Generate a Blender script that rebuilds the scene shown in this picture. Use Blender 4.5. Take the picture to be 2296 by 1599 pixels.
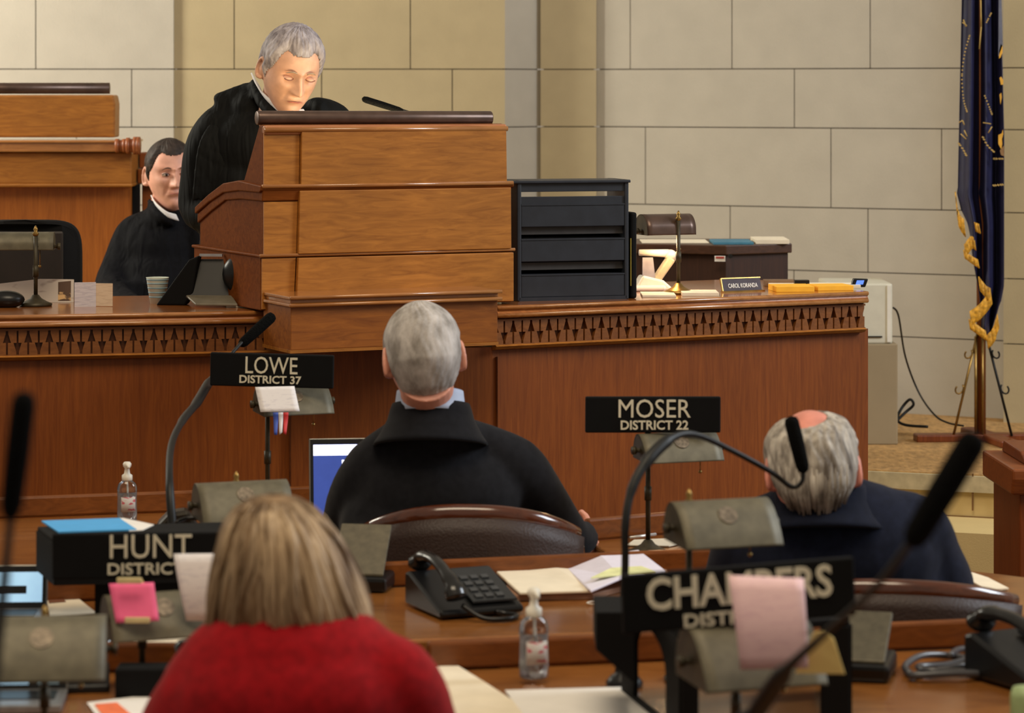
import bpy, bmesh, math, random
from mathutils import Vector, Matrix
random.seed(7)
for o in list(bpy.data.objects): bpy.data.objects.remove(o)
SC = bpy.context.scene
COL = SC.collection
PI = math.pi
# ---------------------------------------------------------------- camera
F = 6500.0; CX = 1148.0; HY = 200.0; CZ = 1.76
cam = bpy.data.cameras.new('camera'); camo = bpy.data.objects.new('camera', cam); COL.objects.link(camo)
camo.location = (0, 0, CZ); camo.rotation_euler = (PI/2, 0, 0)
cam.sensor_fit = 'HORIZONTAL'; cam.sensor_width = 36.0
cam.lens = 36.0*F/2296.0
cam.shift_y = -(799.5-HY)/2296.0
cam.clip_end = 200
cam.dof.use_dof = True; cam.dof.focus_distance = 7.7; cam.dof.aperture_fstop = 5.6
SC.camera = camo
# ---------------------------------------------------------------- world, lights, exposure
SC.view_settings.view_transform = 'Standard'; SC.view_settings.look = 'None'
SC.view_settings.gamma = 1; SC.view_settings.use_curve_mapping = False
SC.view_settings.exposure = 0.0
w = bpy.data.worlds.new('world'); SC.world = w; w.use_nodes = True
w.node_tree.nodes['Background'].inputs[0].default_value = (1.0, 0.86, 0.68, 1)
w.node_tree.nodes['Background'].inputs[1].default_value = 0.36
def light(name, kind, loc, target, energy, color, size=1, sy=None, spot=None, blend=0.5):
    l = bpy.data.lights.new(name, kind); l.energy = energy; l.color = color
    if kind == 'AREA':
        l.shape = 'RECTANGLE'; l.size = size; l.size_y = sy or size
    elif kind == 'SPOT':
        l.spot_size = math.radians(spot); l.spot_blend = blend; l.shadow_soft_size = size
    else: l.shadow_soft_size = size
    o = bpy.data.objects.new(name, l); COL.objects.link(o); o.location = loc
    d = Vector(target)-Vector(loc); o.rotation_euler = d.to_track_quat('-Z', 'Y').to_euler()
    return o
# tall daylight windows high on the right side of the chamber, ceiling chandeliers, a light added close by the left wall to brighten it
light('window_daylight', 'AREA', (5.8, 6.4, 4.2), (0.1, 6.3, 1.0), 300, (0.84, 0.92, 1.0), 2.0, 2.4)
light('ceiling_light', 'AREA', (-0.3, 3.2, 6.5), (-.2, 7.4, 0.9), 230, (1.0, 0.83, 0.60), 3.2, 2.5)
light('left_wall_fill', 'AREA', (-4.3, 9.7, 2.9), (-2.5, 11.2, 1.6), 190, (1.0, 0.95, 0.80), 1.0, 1.6)
# ---------------------------------------------------------------- helpers
def W(px, py, D): return Vector(((px-CX)*D/F, D, CZ-(py-HY)*D/F))
def G(px, py, z):
    D = F*(CZ-z)/(py-HY); return Vector(((px-CX)*D/F, D, z))
def lin(v):
    v /= 255.0; return v/12.92 if v <= 0.04045 else ((v+0.055)/1.055)**2.4
def rgb(r, g, b): return (lin(r), lin(g), lin(b), 1)
_M = {}
def mat(name, col, rough=0.5, metal=0.0, noise=0.08, scale=30, bump=0.0, emit=None, es=1.0, spec=0.5, alpha=None, trans=0.0, sheen=0, coat=0, stretch=(1,1,1)):
    if name in _M: return _M[name]
    m = bpy.data.materials.new(name); m.use_nodes = True; nt = m.node_tree; b = nt.nodes['Principled BSDF']
    b.inputs['Roughness'].default_value = rough; b.inputs['Metallic'].default_value = metal
    b.inputs['Specular IOR Level'].default_value = spec
    b.inputs['Transmission Weight'].default_value = trans
    b.inputs['Coat Weight'].default_value = coat
    if sheen: b.inputs['Sheen Weight'].default_value = sheen
    tc = nt.nodes.new('ShaderNodeTexCoord'); mp = nt.nodes.new('ShaderNodeMapping'); mp.inputs['Scale'].default_value = stretch
    nt.links.new(tc.outputs['Object'], mp.inputs[0])
    n = nt.nodes.new('ShaderNodeTexNoise'); n.inputs['Scale'].default_value = scale; n.inputs['Detail'].default_value = 4
    nt.links.new(mp.outputs[0], n.inputs[0])
    r = nt.nodes.new('ShaderNodeValToRGB'); c = Vector(col[:3])
    r.color_ramp.elements[0].position = .3; r.color_ramp.elements[1].position = .7
    r.color_ramp.elements[0].color = (*(c*(1-noise*2)), 1); r.color_ramp.elements[1].color = (*(c*(1+noise*2)), 1)
    nt.links.new(n.outputs[0], r.inputs[0]); nt.links.new(r.outputs[0], b.inputs['Base Color'])
    if bump:
        bp = nt.nodes.new('ShaderNodeBump'); bp.inputs['Strength'].default_value = bump; bp.inputs['Distance'].default_value = .01
        nt.links.new(n.outputs[0], bp.inputs['Height']); nt.links.new(bp.outputs[0], b.inputs['Normal'])
    if emit: b.inputs['Emission Color'].default_value = emit; b.inputs['Emission Strength'].default_value = es
    _M[name] = m; return m
def wood(name, c1, c2, axis='x', rough=0.42, scale=5.0, coat=0.08):
    if name in _M: return _M[name]
    m = bpy.data.materials.new(name); m.use_nodes = True; nt = m.node_tree; b = nt.nodes['Principled BSDF']
    tc = nt.nodes.new('ShaderNodeTexCoord'); mp = nt.nodes.new('ShaderNodeMapping')
    s = {'x': (1.6, 12, 12), 'y': (14, 1, 14), 'z': (16, 16, 1)}[axis]; mp.inputs['Scale'].default_value = s
    nt.links.new(tc.outputs['Object'], mp.inputs[0])
    n = nt.nodes.new('ShaderNodeTexNoise'); n.inputs['Scale'].default_value = scale; n.inputs['Detail'].default_value = 8
    n.inputs['Roughness'].default_value = .62; n.inputs['Distortion'].default_value = 1.2
    nt.links.new(mp.outputs[0], n.inputs[0])
    r = nt.nodes.new('ShaderNodeValToRGB'); r.color_ramp.elements[0].position = .25; r.color_ramp.elements[1].position = .75
    r.color_ramp.elements[0].color = c1; r.color_ramp.elements[1].color = c2
    nt.links.new(n.outputs[0], r.inputs[0])
    n2 = nt.nodes.new('ShaderNodeTexNoise'); n2.inputs['Scale'].default_value = 3.0; n2.inputs['Detail'].default_value = 2
    nt.links.new(tc.outputs['Object'], n2.inputs[0])
    mx = nt.nodes.new('ShaderNodeMixRGB'); mx.blend_type = 'MULTIPLY'; mx.inputs[0].default_value = .6
    nt.links.new(r.outputs[0], mx.inputs[1])
    r2 = nt.nodes.new('ShaderNodeValToRGB'); r2.color_ramp.elements[0].position = .3; r2.color_ramp.elements[1].position = .7
    r2.color_ramp.elements[0].color = (.74, .72, .70, 1); r2.color_ramp.elements[1].color = (1.1, 1.08, 1.0, 1)
    nt.links.new(n2.outputs[0], r2.inputs[0]); nt.links.new(r2.outputs[0], mx.inputs[2])
    nt.links.new(mx.outputs[0], b.inputs['Base Color'])
    b.inputs['Roughness'].default_value = rough; b.inputs['Specular IOR Level'].default_value = .35; b.inputs['Coat Weight'].default_value = coat; b.inputs['Coat Roughness'].default_value = .15
    _M[name] = m; return m

BUILT = []
class MB:
    def __init__(s): s.bm = bmesh.new()
    def box(s, c, d, rz=0, rx=0, ry=0):
        M = Matrix.Translation(c) @ Matrix.Rotation(rz, 4, 'Z') @ Matrix.Rotation(rx, 4, 'X') @ Matrix.Rotation(ry, 4, 'Y')
        vs = [s.bm.verts.new(M @ Vector((x*d[0]/2, y*d[1]/2, z*d[2]/2))) for x in (-1, 1) for y in (-1, 1) for z in (-1, 1)]
        for f in ((0,1,3,2),(4,6,7,5),(0,4,5,1),(2,3,7,6),(0,2,6,4),(1,5,7,3)): s.bm.faces.new([vs[i] for i in f])
        return s
    def prism(s, pts, a, b, M=None):
        """pts: (u,v) polygon; extruded along w from a to b; M maps (u,v,w) to the space"""
        M = M or Matrix.Identity(4)
        A = [s.bm.verts.new(M @ Vector((p[0], p[1], a))) for p in pts]
        B = [s.bm.verts.new(M @ Vector((p[0], p[1], b))) for p in pts]
        n = len(pts)
        s.bm.faces.new(A[::-1]); s.bm.faces.new(B)
        for i in range(n): s.bm.faces.new([A[i], A[(i+1) % n], B[(i+1) % n], B[i]])
        return s
    def slab(s, corners, t):
        A = [s.bm.verts.new(Vector(p)) for p in corners]; B = [s.bm.verts.new(Vector(p)+Vector((0, 0, t))) for p in corners]
        n = len(corners); s.bm.faces.new(A[::-1]); s.bm.faces.new(B)
        for i in range(n): s.bm.faces.new([A[i], A[(i+1) % n], B[(i+1) % n], B[i]])
        return s
    def tube(s, pts, rad, n=12, cap=True, ry=1.0):
        pts = [Vector(p) for p in pts]
        if not hasattr(rad, '__len__'): rad = [rad]*len(pts)
        rings = []; prev = None
        for i, p in enumerate(pts):
            t = (pts[min(i+1, len(pts)-1)]-pts[max(i-1, 0)]).normalized()
            if prev is None:
                u = t.orthogonal().normalized()
                if abs(t.z) < .9: u = t.cross(Vector((0, 0, 1))).normalized()
            else: u = (prev-t*prev.dot(t)).normalized()
            prev = u; v = t.cross(u)
            rings.append([s.bm.verts.new(p+(u*math.cos(a)+v*math.sin(a)*ry)*rad[i]) for a in [2*PI*k/n for k in range(n)]])
        for i in range(len(rings)-1):
            for k in range(n): s.bm.faces.new([rings[i][k], rings[i][(k+1) % n], rings[i+1][(k+1) % n], rings[i+1][k]])
        if cap: s.bm.faces.new(rings[0][::-1]); s.bm.faces.new(rings[-1])
        return s
    def lathe(s, prof, c=(0, 0, 0), n=24, sx=1, sy=1):
        c = Vector(c); rings = []
        for r, z in prof: rings.append([s.bm.verts.new(c+Vector((max(r, 1e-4)*math.cos(2*PI*k/n)*sx, max(r, 1e-4)*math.sin(2*PI*k/n)*sy, z))) for k in range(n)])
        for i in range(len(rings)-1):
            for k in range(n): s.bm.faces.new([rings[i][k], rings[i][(k+1) % n], rings[i+1][(k+1) % n], rings[i+1][k]])
        s.bm.faces.new(rings[0][::-1]); s.bm.faces.new(rings[-1]); return s
    def ball(s, c, r, M=None, seg=20, rings=12):
        if not hasattr(r, '__len__'): r = (r, r, r)
        T = Matrix.Translation(c) @ (M or Matrix.Identity(4)) @ Matrix.Diagonal((*r, 1))
        bmesh.ops.create_uvsphere(s.bm, u_segments=seg, v_segments=rings, radius=1, matrix=T); return s
    def grid(s, fn, nu, nv, closeu=False):
        V = [[s.bm.verts.new(fn(i/nu if closeu else i/(nu-1), j/(nv-1))) for j in range(nv)] for i in range(nu)]
        for i in range(nu if closeu else nu-1):
            for j in range(nv-1):
                a = V[i][j]; b_ = V[(i+1) % nu][j]; c = V[(i+1) % nu][j+1]; d = V[i][j+1]
                s.bm.faces.new([a, b_, c, d])
        return s
    def build(s, name, m, parent=None, smooth=False, bevel=0, world=False, remesh=0, sm=0, subsurf=0, solid=0):
        bmesh.ops.recalc_face_normals(s.bm, faces=s.bm.faces)
        me = bpy.data.meshes.new(name); s.bm.to_mesh(me); s.bm.free()
        me.materials.append(m)
        if smooth or remesh:
            for p in me.polygons: p.use_smooth = True
        o = bpy.data.objects.new(name, me); COL.objects.link(o); BUILT.append(o)
        if parent:
            o.parent = parent
            if world:
                inv = (Matrix.Translation(parent.location) @ parent.rotation_euler.to_matrix().to_4x4()).inverted()
                me.transform(inv)
        if solid:
            md = o.modifiers.new('solid', 'SOLIDIFY'); md.thickness = solid; md.offset = 0
        if bevel:
            md = o.modifiers.new('bevel', 'BEVEL'); md.width = bevel; md.segments = 2; md.limit_method = 'ANGLE'; md.angle_limit = math.radians(40)
        if remesh:
            md = o.modifiers.new('remesh', 'REMESH'); md.mode = 'VOXEL'; md.voxel_size = remesh; md.use_smooth_shade = True
            if sm: k = o.modifiers.new('smooth', 'SMOOTH'); k.iterations = sm; k.factor = .6
        if subsurf: k = o.modifiers.new('sub', 'SUBSURF'); k.levels = subsurf; k.render_levels = subsurf
        return o
def thing(name, label, cat, loc=(0, 0, 0), rz=0, group=None):
    o = bpy.data.objects.new(name, None); COL.objects.link(o); o.empty_display_size = .05
    o.location = loc; o.rotation_euler = (0, 0, rz); tag(o, label, cat, group); return o
def tag(o, label, cat, group=None):
    o['label'] = label; o['category'] = cat
    if group: o['group'] = group
    return o
def struct(o): o['kind'] = 'structure'; return o
def text(name, body, m, parent, loc, size_w, size_h, depth=.001, bold=0.0, rot=(PI/2, 0, 0)):
    """flat lettering in the local XZ plane of its parent, centred on loc, scaled to width and height"""
    cu = bpy.data.curves.new(name, 'FONT'); cu.body = body; cu.extrude = depth; cu.offset = bold; cu.resolution_u = 3
    t = bpy.data.objects.new('t', cu); COL.objects.link(t); bpy.context.view_layer.update()
    me = bpy.data.meshes.new_from_object(t.evaluated_get(bpy.context.evaluated_depsgraph_get()))
    bpy.data.objects.remove(t); bpy.data.curves.remove(cu)
    xs = [v.co.x for v in me.vertices]; ys = [v.co.y for v in me.vertices]
    x0, x1, y0, y1 = min(xs), max(xs), min(ys), max(ys); sx = size_w/(x1-x0); sy = size_h/(y1-y0)
    me.transform(Matrix.Diagonal((sx, sy, 1, 1)) @ Matrix.Translation((-(x0+x1)/2, -(y0+y1)/2, 0)))
    me.name = name; me.materials.clear(); me.materials.append(m)
    o = bpy.data.objects.new(name, me); COL.objects.link(o); o.parent = parent; o.location = loc; o.rotation_euler = rot; BUILT.append(o)
    return o
def smoothpath(pts, n=6):
    pts = [Vector(p) for p in pts]; out = []
    for i in range(len(pts)-1):
        p0 = pts[max(i-1, 0)]; p1 = pts[i]; p2 = pts[i+1]; p3 = pts[min(i+2, len(pts)-1)]
        for k in range(n):
            t = k/n; out.append(.5*((2*p1)+(p2-p0)*t+(2*p0-5*p1+4*p2-p3)*t*t+(3*p1-p0-3*p2+p3)*t**3))
    out.append(pts[-1]); return out
def loft_profile(M, path, prof):
    """path: plan points (x,y) left to right, prof: closed list of (outward offset, z); outward = towards the camera side"""
    P = [Vector((p[0], p[1], 0)) for p in path]; rings = []
    for i, p in enumerate(P):
        def nrm(a, b):
            t = (b-a).normalized(); return Vector((t.y, -t.x, 0))
        if i == 0: n = nrm(P[0], P[1])
        elif i == len(P)-1: n = nrm(P[-2], P[-1])
        else:
            a = nrm(P[i-1], p); b = nrm(p, P[i+1]); n = (a+b).normalized(); n = n/max(.3, n.dot(a))
        rings.append([M.bm.verts.new(p+n*o+Vector((0, 0, z))) for o, z in prof])
    k = len(prof)
    for i in range(len(rings)-1):
        for j in range(k): M.bm.faces.new([rings[i][j], rings[i+1][j], rings[i+1][(j+1) % k], rings[i][(j+1) % k]])
    M.bm.faces.new(rings[0]); M.bm.faces.new(rings[-1][::-1]); return M
# ---------------------------------------------------------------- materials
M_wl = wood('walnut_horizontal', rgb(128, 76, 26), rgb(176, 114, 46), 'x')
M_wv = wood('walnut_vertical', rgb(108, 52, 17), rgb(142, 76, 27), 'z', rough=.42)
M_mold = wood('walnut_molding_highlit', rgb(144, 90, 44), rgb(186, 126, 72), 'x', rough=.2, coat=.8)  # paler base: part of the window highlight is put into the colour
M_wt = wood('walnut_desktop', rgb(116, 68, 28), rgb(166, 108, 54), 'x', rough=.22, coat=.5)
M_side = wood('walnut_side_shaded', rgb(92, 46, 16), rgb(126, 68, 26), 'x', rough=.5, coat=0)  # darker walnut copy: shade on the lectern side put into the colour
M_side.node_tree.nodes['Principled BSDF'].inputs['Specular IOR Level'].default_value = .04
M_wd = wood('walnut_dark', rgb(62, 28, 12), rgb(98, 50, 22), 'x', rough=.3)
M_wr = wood('walnut_red', rgb(92, 40, 16), rgb(134, 68, 28), 'z', rough=.4)
M_chair = wood('chair_mahogany', rgb(60, 28, 16), rgb(94, 48, 28), 'x', rough=.15, coat=.7)
M_leather = mat('dark_leather', rgb(44, 24, 16), .55, bump=.2, scale=200)
M_bronze = mat('dark_bronze', rgb(92, 72, 62), .33, .5, .12, 20)
M_olive = mat('lamp_bronze_green', rgb(100, 94, 76), .55, .25, .10, 40)
M_olive2 = mat('lamp_end_bronze', rgb(60, 52, 34), .5, .35, .2, 40)
M_brass = mat('aged_brass', rgb(150, 120, 66), .35, .85, .1, 60)
M_iron = mat('black_iron', rgb(18, 18, 17), .5, .3, .1)
M_black = mat('black_plastic', rgb(12, 12, 13), .35, 0, .1, spec=.4)
M_blackm = mat('matte_black', rgb(7, 7, 8), .8, 0, .1, spec=.2)
M_foam = mat('foam_windscreen', rgb(10, 10, 10), 1.0, 0, .2, 300, .5, spec=.1)
M_white = mat('white_paper', rgb(232, 228, 222), .8, 0, .02, 15)
M_cream = mat('cream_paper', rgb(232, 220, 196), .8, 0, .03, 15)
M_glass = mat('clear_gel', rgb(235, 240, 245), .04, 0, 0, trans=1.0)
M_letter = mat('cream_lettering', rgb(214, 208, 186), .6, 0, .02)
M_whitep = mat('white_plastic', rgb(226, 222, 210), .4, 0, .02)
def ink(name, base, inkc, sx, sz, dens=.5):
    """paper with rows of faint print (procedural)"""
    m = bpy.data.materials.new(name); m.use_nodes = True; nt = m.node_tree; b = nt.nodes['Principled BSDF']; b.inputs['Roughness'].default_value = .8
    tc = nt.nodes.new('ShaderNodeTexCoord'); mp = nt.nodes.new('ShaderNodeMapping'); mp.inputs['Scale'].default_value = (sx, sx, sz)
    nt.links.new(tc.outputs['Object'], mp.inputs[0])
    n = nt.nodes.new('ShaderNodeTexNoise'); n.inputs['Scale'].default_value = 1; n.inputs['Detail'].default_value = 3
    nt.links.new(mp.outputs[0], n.inputs[0])
    r = nt.nodes.new('ShaderNodeValToRGB'); r.color_ramp.elements[0].position = dens; r.color_ramp.elements[1].position = dens+.06
    r.color_ramp.elements[0].color = base; r.color_ramp.elements[1].color = inkc
    nt.links.new(n.outputs[0], r.inputs[0]); nt.links.new(r.outputs[0], b.inputs['Base Color']); return m
M_print = ink('printed_page', rgb(232, 228, 230), rgb(218, 214, 219), 60, 260, .55)
M_pink = ink('pink_page', rgb(240, 204, 208), rgb(230, 192, 200), 50, 240, .55)
# stone
def stone_mat(name, c):
    m = mat(name, c, .85, 0, .02, 9, 0); nt = m.node_tree
    n = nt.nodes.new('ShaderNodeTexNoise'); n.inputs['Scale'].default_value = 260; n.inputs['Detail'].default_value = 6
    bp = nt.nodes.new('ShaderNodeBump'); bp.inputs['Strength'].default_value = .25; bp.inputs['Distance'].default_value = .004
    nt.links.new(n.outputs[0], bp.inputs['Height']); nt.links.new(bp.outputs[0], nt.nodes['Principled BSDF'].inputs['Normal']); return m
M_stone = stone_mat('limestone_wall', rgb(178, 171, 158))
M_stone_w = stone_mat('limestone_warm_lit', rgb(174, 158, 124))  # same limestone, with the warm light put into its colour
M_joint = mat('wall_joint', rgb(66, 56, 44), .9)
ZR = [3.2, 2.55, 2.21, 1.8375, 1.6135, 1.313, 1.074, .838, .55, .2, -.05]   # ashlar course heights
def ashlar(name, p0, p1, joints, m, top=3.2, bottom=-.05, depth=.12):
    """wall face from plan point p0 (left) to p1 (right); joints[row] = fractions of vertical joints"""
    p0 = Vector((*p0, 0)); p1 = Vector((*p1, 0)); t = (p1-p0); L = t.length; t.normalize(); n = Vector((t.y, -t.x, 0))
    root = MB(); Mx = Matrix((( t.x, 0, n.x, p0.x), (t.y, 0, n.y, p0.y), (0, 1, 0, 0), (0, 0, 0, 1)))
    root.prism([(.012, bottom), (L-.012, bottom), (L-.012, top), (.012, top)], -depth-.05, -.007, Mx)
    w_ = root.build(name, M_joint); struct(w_)
    b = MB()
    for i in range(len(ZR)-1):
        z1, z0 = ZR[i], ZR[i+1]
        xs = [0]+sorted(f*L for f in joints.get(i, joints.get('d', [])) if 0 < f < 1)+[L]
        for a, c in zip(xs[:-1], xs[1:]):
            g = .002
            b.prism([(a+(g if a > 0 else 0), z0+g), (c-(g if c < L else 0), z0+g), (c-(g if c < L else 0), z1-g), (a+(g if a > 0 else 0), z1-g)], -.16, 0, Mx)
    b.build('stone_blocks', m, w_)
    return w_
def P(px, D): return ((px-CX)*D/F, D)
def fr(px, pl, Dl, pr, Dr):
    """fraction along a wall from plan P(pl,Dl) to P(pr,Dr) seen at px"""
    a = Vector(P(pl, Dl)); b = Vector(P(pr, Dr)); k = (px-CX)/F
    return (k*a.y-a.x)/((b.x-a.x)-k*(b.y-a.y))
# left wall section (brighter), the long back wall, the pilaster facets, the angled right wall, the far-right pilaster
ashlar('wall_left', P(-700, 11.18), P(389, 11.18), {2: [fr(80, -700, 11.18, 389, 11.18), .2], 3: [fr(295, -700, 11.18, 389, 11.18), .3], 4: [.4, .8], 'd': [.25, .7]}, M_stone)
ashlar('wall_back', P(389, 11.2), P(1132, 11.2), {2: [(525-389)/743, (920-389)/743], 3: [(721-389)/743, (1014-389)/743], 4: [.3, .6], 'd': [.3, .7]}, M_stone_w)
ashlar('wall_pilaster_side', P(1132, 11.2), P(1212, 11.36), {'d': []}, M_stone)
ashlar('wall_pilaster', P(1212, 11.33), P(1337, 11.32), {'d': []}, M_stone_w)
RW = (1337, 11.35, 2250, 10.62)
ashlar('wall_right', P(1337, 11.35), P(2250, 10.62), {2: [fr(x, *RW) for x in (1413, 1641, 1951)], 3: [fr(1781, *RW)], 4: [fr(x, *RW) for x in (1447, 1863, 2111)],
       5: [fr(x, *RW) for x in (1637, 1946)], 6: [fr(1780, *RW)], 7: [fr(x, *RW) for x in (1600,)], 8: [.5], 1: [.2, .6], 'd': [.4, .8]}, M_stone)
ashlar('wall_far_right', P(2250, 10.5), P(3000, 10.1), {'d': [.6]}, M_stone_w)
b = MB(); b.slab([(-9, -1, -.06), (9, -1, -.06), (9, 12.5, -.06), (-9, 12.5, -.06)], .06)
fl = struct(b.build('floor', mat('red_brown_carpet', rgb(92, 62, 40), .95, 0, .1, 60, .3)))
# raised platform with carpet and stone risers
M_carpet = mat('gold_carpet', rgb(168, 130, 78), .95, 0, .14, 55, .6, stretch=(1, .45, 1))
M_step = stone_mat('honey_stone_step', rgb(196, 172, 118))
e0 = P(1700, 9.32); e1 = P(2230, 9.05); e2 = P(3000, 8.7)
b = MB(); b.slab([(*P(-1500, 8.3), .0), (*P(1400, 8.6), .0), (*e0, 0), (*e1, 0), (*e2, 0), (5.2, 12.3, 0), (-5.5, 12.3, 0)], .30)
struct(b.build('floor_platform_base', M_step))
b = MB(); b.slab([(e0[0], e0[1]-.0, .30), (e1[0], e1[1], .30), (e2[0], e2[1], .30), (5.2, 12.3, .30), (e0[0]-.02, 12.3, .30)], .25)
pb = struct(b.build('floor_platform_riser', M_step))
b = MB(); b.slab([(e0[0]-.0, e0[1]+.004, .545), (e1[0], e1[1]+.004, .545), (e2[0], e2[1]+.004, .545), (5.2, 12.3, .545), (e0[0], 12.3, .545)], .008)
struct(b.build('floor_platform_carpet', M_carpet))
b = MB(); b.prism([(e0[0], e0[1]-.004), (e1[0], e1[1]-.004), (e1[0], e1[1]-.02), (e0[0], e0[1]-.02)], .5, .55)
b.prism([(e1[0], e1[1]-.004), (e2[0], e2[1]-.004), (e2[0], e2[1]-.02), (e1[0], e1[1]-.02)], .5, .55)
struct(b.build('trim_1', mat('pale_nosing', rgb(176, 162, 130), .6)))
M_crack = mat('step_joint', rgb(110, 76, 34), .9)
g0 = P(1700, 8.98); g1 = P(2230, 8.72); g2 = P(3000, 8.4)
b = MB(); b.slab([(*g0, .0), (*g1, .0), (*g2, .0), (*e2, 0), (*e1, 0), (*e0, 0)], .42)
st = struct(b.build('floor_step', M_step))
b = MB()
for (q0, q1, z) in ((e0, e1, .4205), (g0, g1, .30)):
    a = Vector((*q0, z)); c = Vector((*q1, z)); b.tube([a+Vector((0, -.003, 0)), c+Vector((0, -.003, 0))], .003, 6)
a = W(2181, 1062, 9.06); c = W(2181, 1145, 9.06); b.tube([a, c], .003, 6)
b.build('step_joints', M_crack, st)
# ---------------------------------------------------------------- upper bench of the presiding officer at the left
ub = thing('presiding_bench', 'tall walnut presiding bench with a dark rolled cap behind the clerk desk, far left', 'bench', (W(0, 500, 10.15).x, 10.15, 0))
D = 10.15
def pl(px): return (px-CX)*D/F
def pz(py): return CZ-(py-HY)*D/F
b = MB(); b.tube([(pl(-500), D, pz(198)), (pl(246), D, pz(198))], .0195, 20); b.build('rolled_cap', M_bronze, ub, True, world=True)
b = MB(); b.prism([(pl(-500), pz(308)), (pl(259), pz(308)), (pl(260), pz(233)), (pl(256), pz(213)), (pl(-500), pz(213))], -D-.10, -D+.02, Matrix(((1,0,0,0),(0,0,-1,0),(0,1,0,0),(0,0,0,1))))
b.build('upper_box', M_wl, ub, world=True, bevel=.006)
b = MB(); b.box(((pl(-500)+pl(293))/2, D+.1, pz(327)), (pl(293)-pl(-500), .3, pz(315)-pz(341)))
b.box(((pl(-500)+pl(300))/2, D+.1, pz(317)), (pl(300)-pl(-500), .32, .009))
b.build('ledge_molding', M_mold, ub, world=True, bevel=.008)
b = MB()
for k, (px, r) in enumerate(((268, .024), (276, .020), (284, .024), (292, .028), (300, .024), (308, .031), (315, .031))):
    b.tube([(pl(px-4), D-.055, pz(326)), (pl(px+4), D-.055, pz(326))], r, 20)
b.build('turned_finial', wood('walnut_finial', rgb(120, 62, 34), rgb(160, 92, 52), 'z'), ub, True, world=True)
b = MB(); b.box(((pl(-500)+pl(297))/2, D+.11, pz(377)), (pl(297)-pl(-500), .26, pz(341)-pz(412)))
b.box(((pl(-500)+pl(299))/2, D+.11, pz(415)), (pl(299)-pl(-500), .28, .012))
b.build('middle_box', M_wl, ub, world=True, bevel=.005)
b = MB(); b.box(((pl(-500)+pl(290))/2, D+.13, (pz(414)+.3)/2), (pl(290)-pl(-500), .2, pz(414)-.3)); b.build('lower_panel', wood('walnut_panel_gold', rgb(130, 70, 24), rgb(172, 100, 38), 'z', rough=.4), ub, world=True)
b = MB(); b.box(((pl(300)+pl(560))/2, D+.16, pz(397)), (pl(560)-pl(300), .12, pz(380)-pz(413))); b.box(((pl(300)+pl(560))/2, D+.20, pz(362)), (pl(560)-pl(300), .10, pz(344)-pz(380))); b.box(((pl(306)+pl(560))/2, D+.20, (pz(413)+.3)/2), (pl(560)-pl(306), .10, pz(413)-.3))
b.build('side_return', M_wv, ub, world=True, bevel=.004)
b = MB(); b.box((pl(297.5), D+.10, (pz(416)+.3)/2), (pl(304)-pl(291), .06, pz(416)-.3)); b.build('black_gap_strip', M_blackm, ub, world=True)
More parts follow.
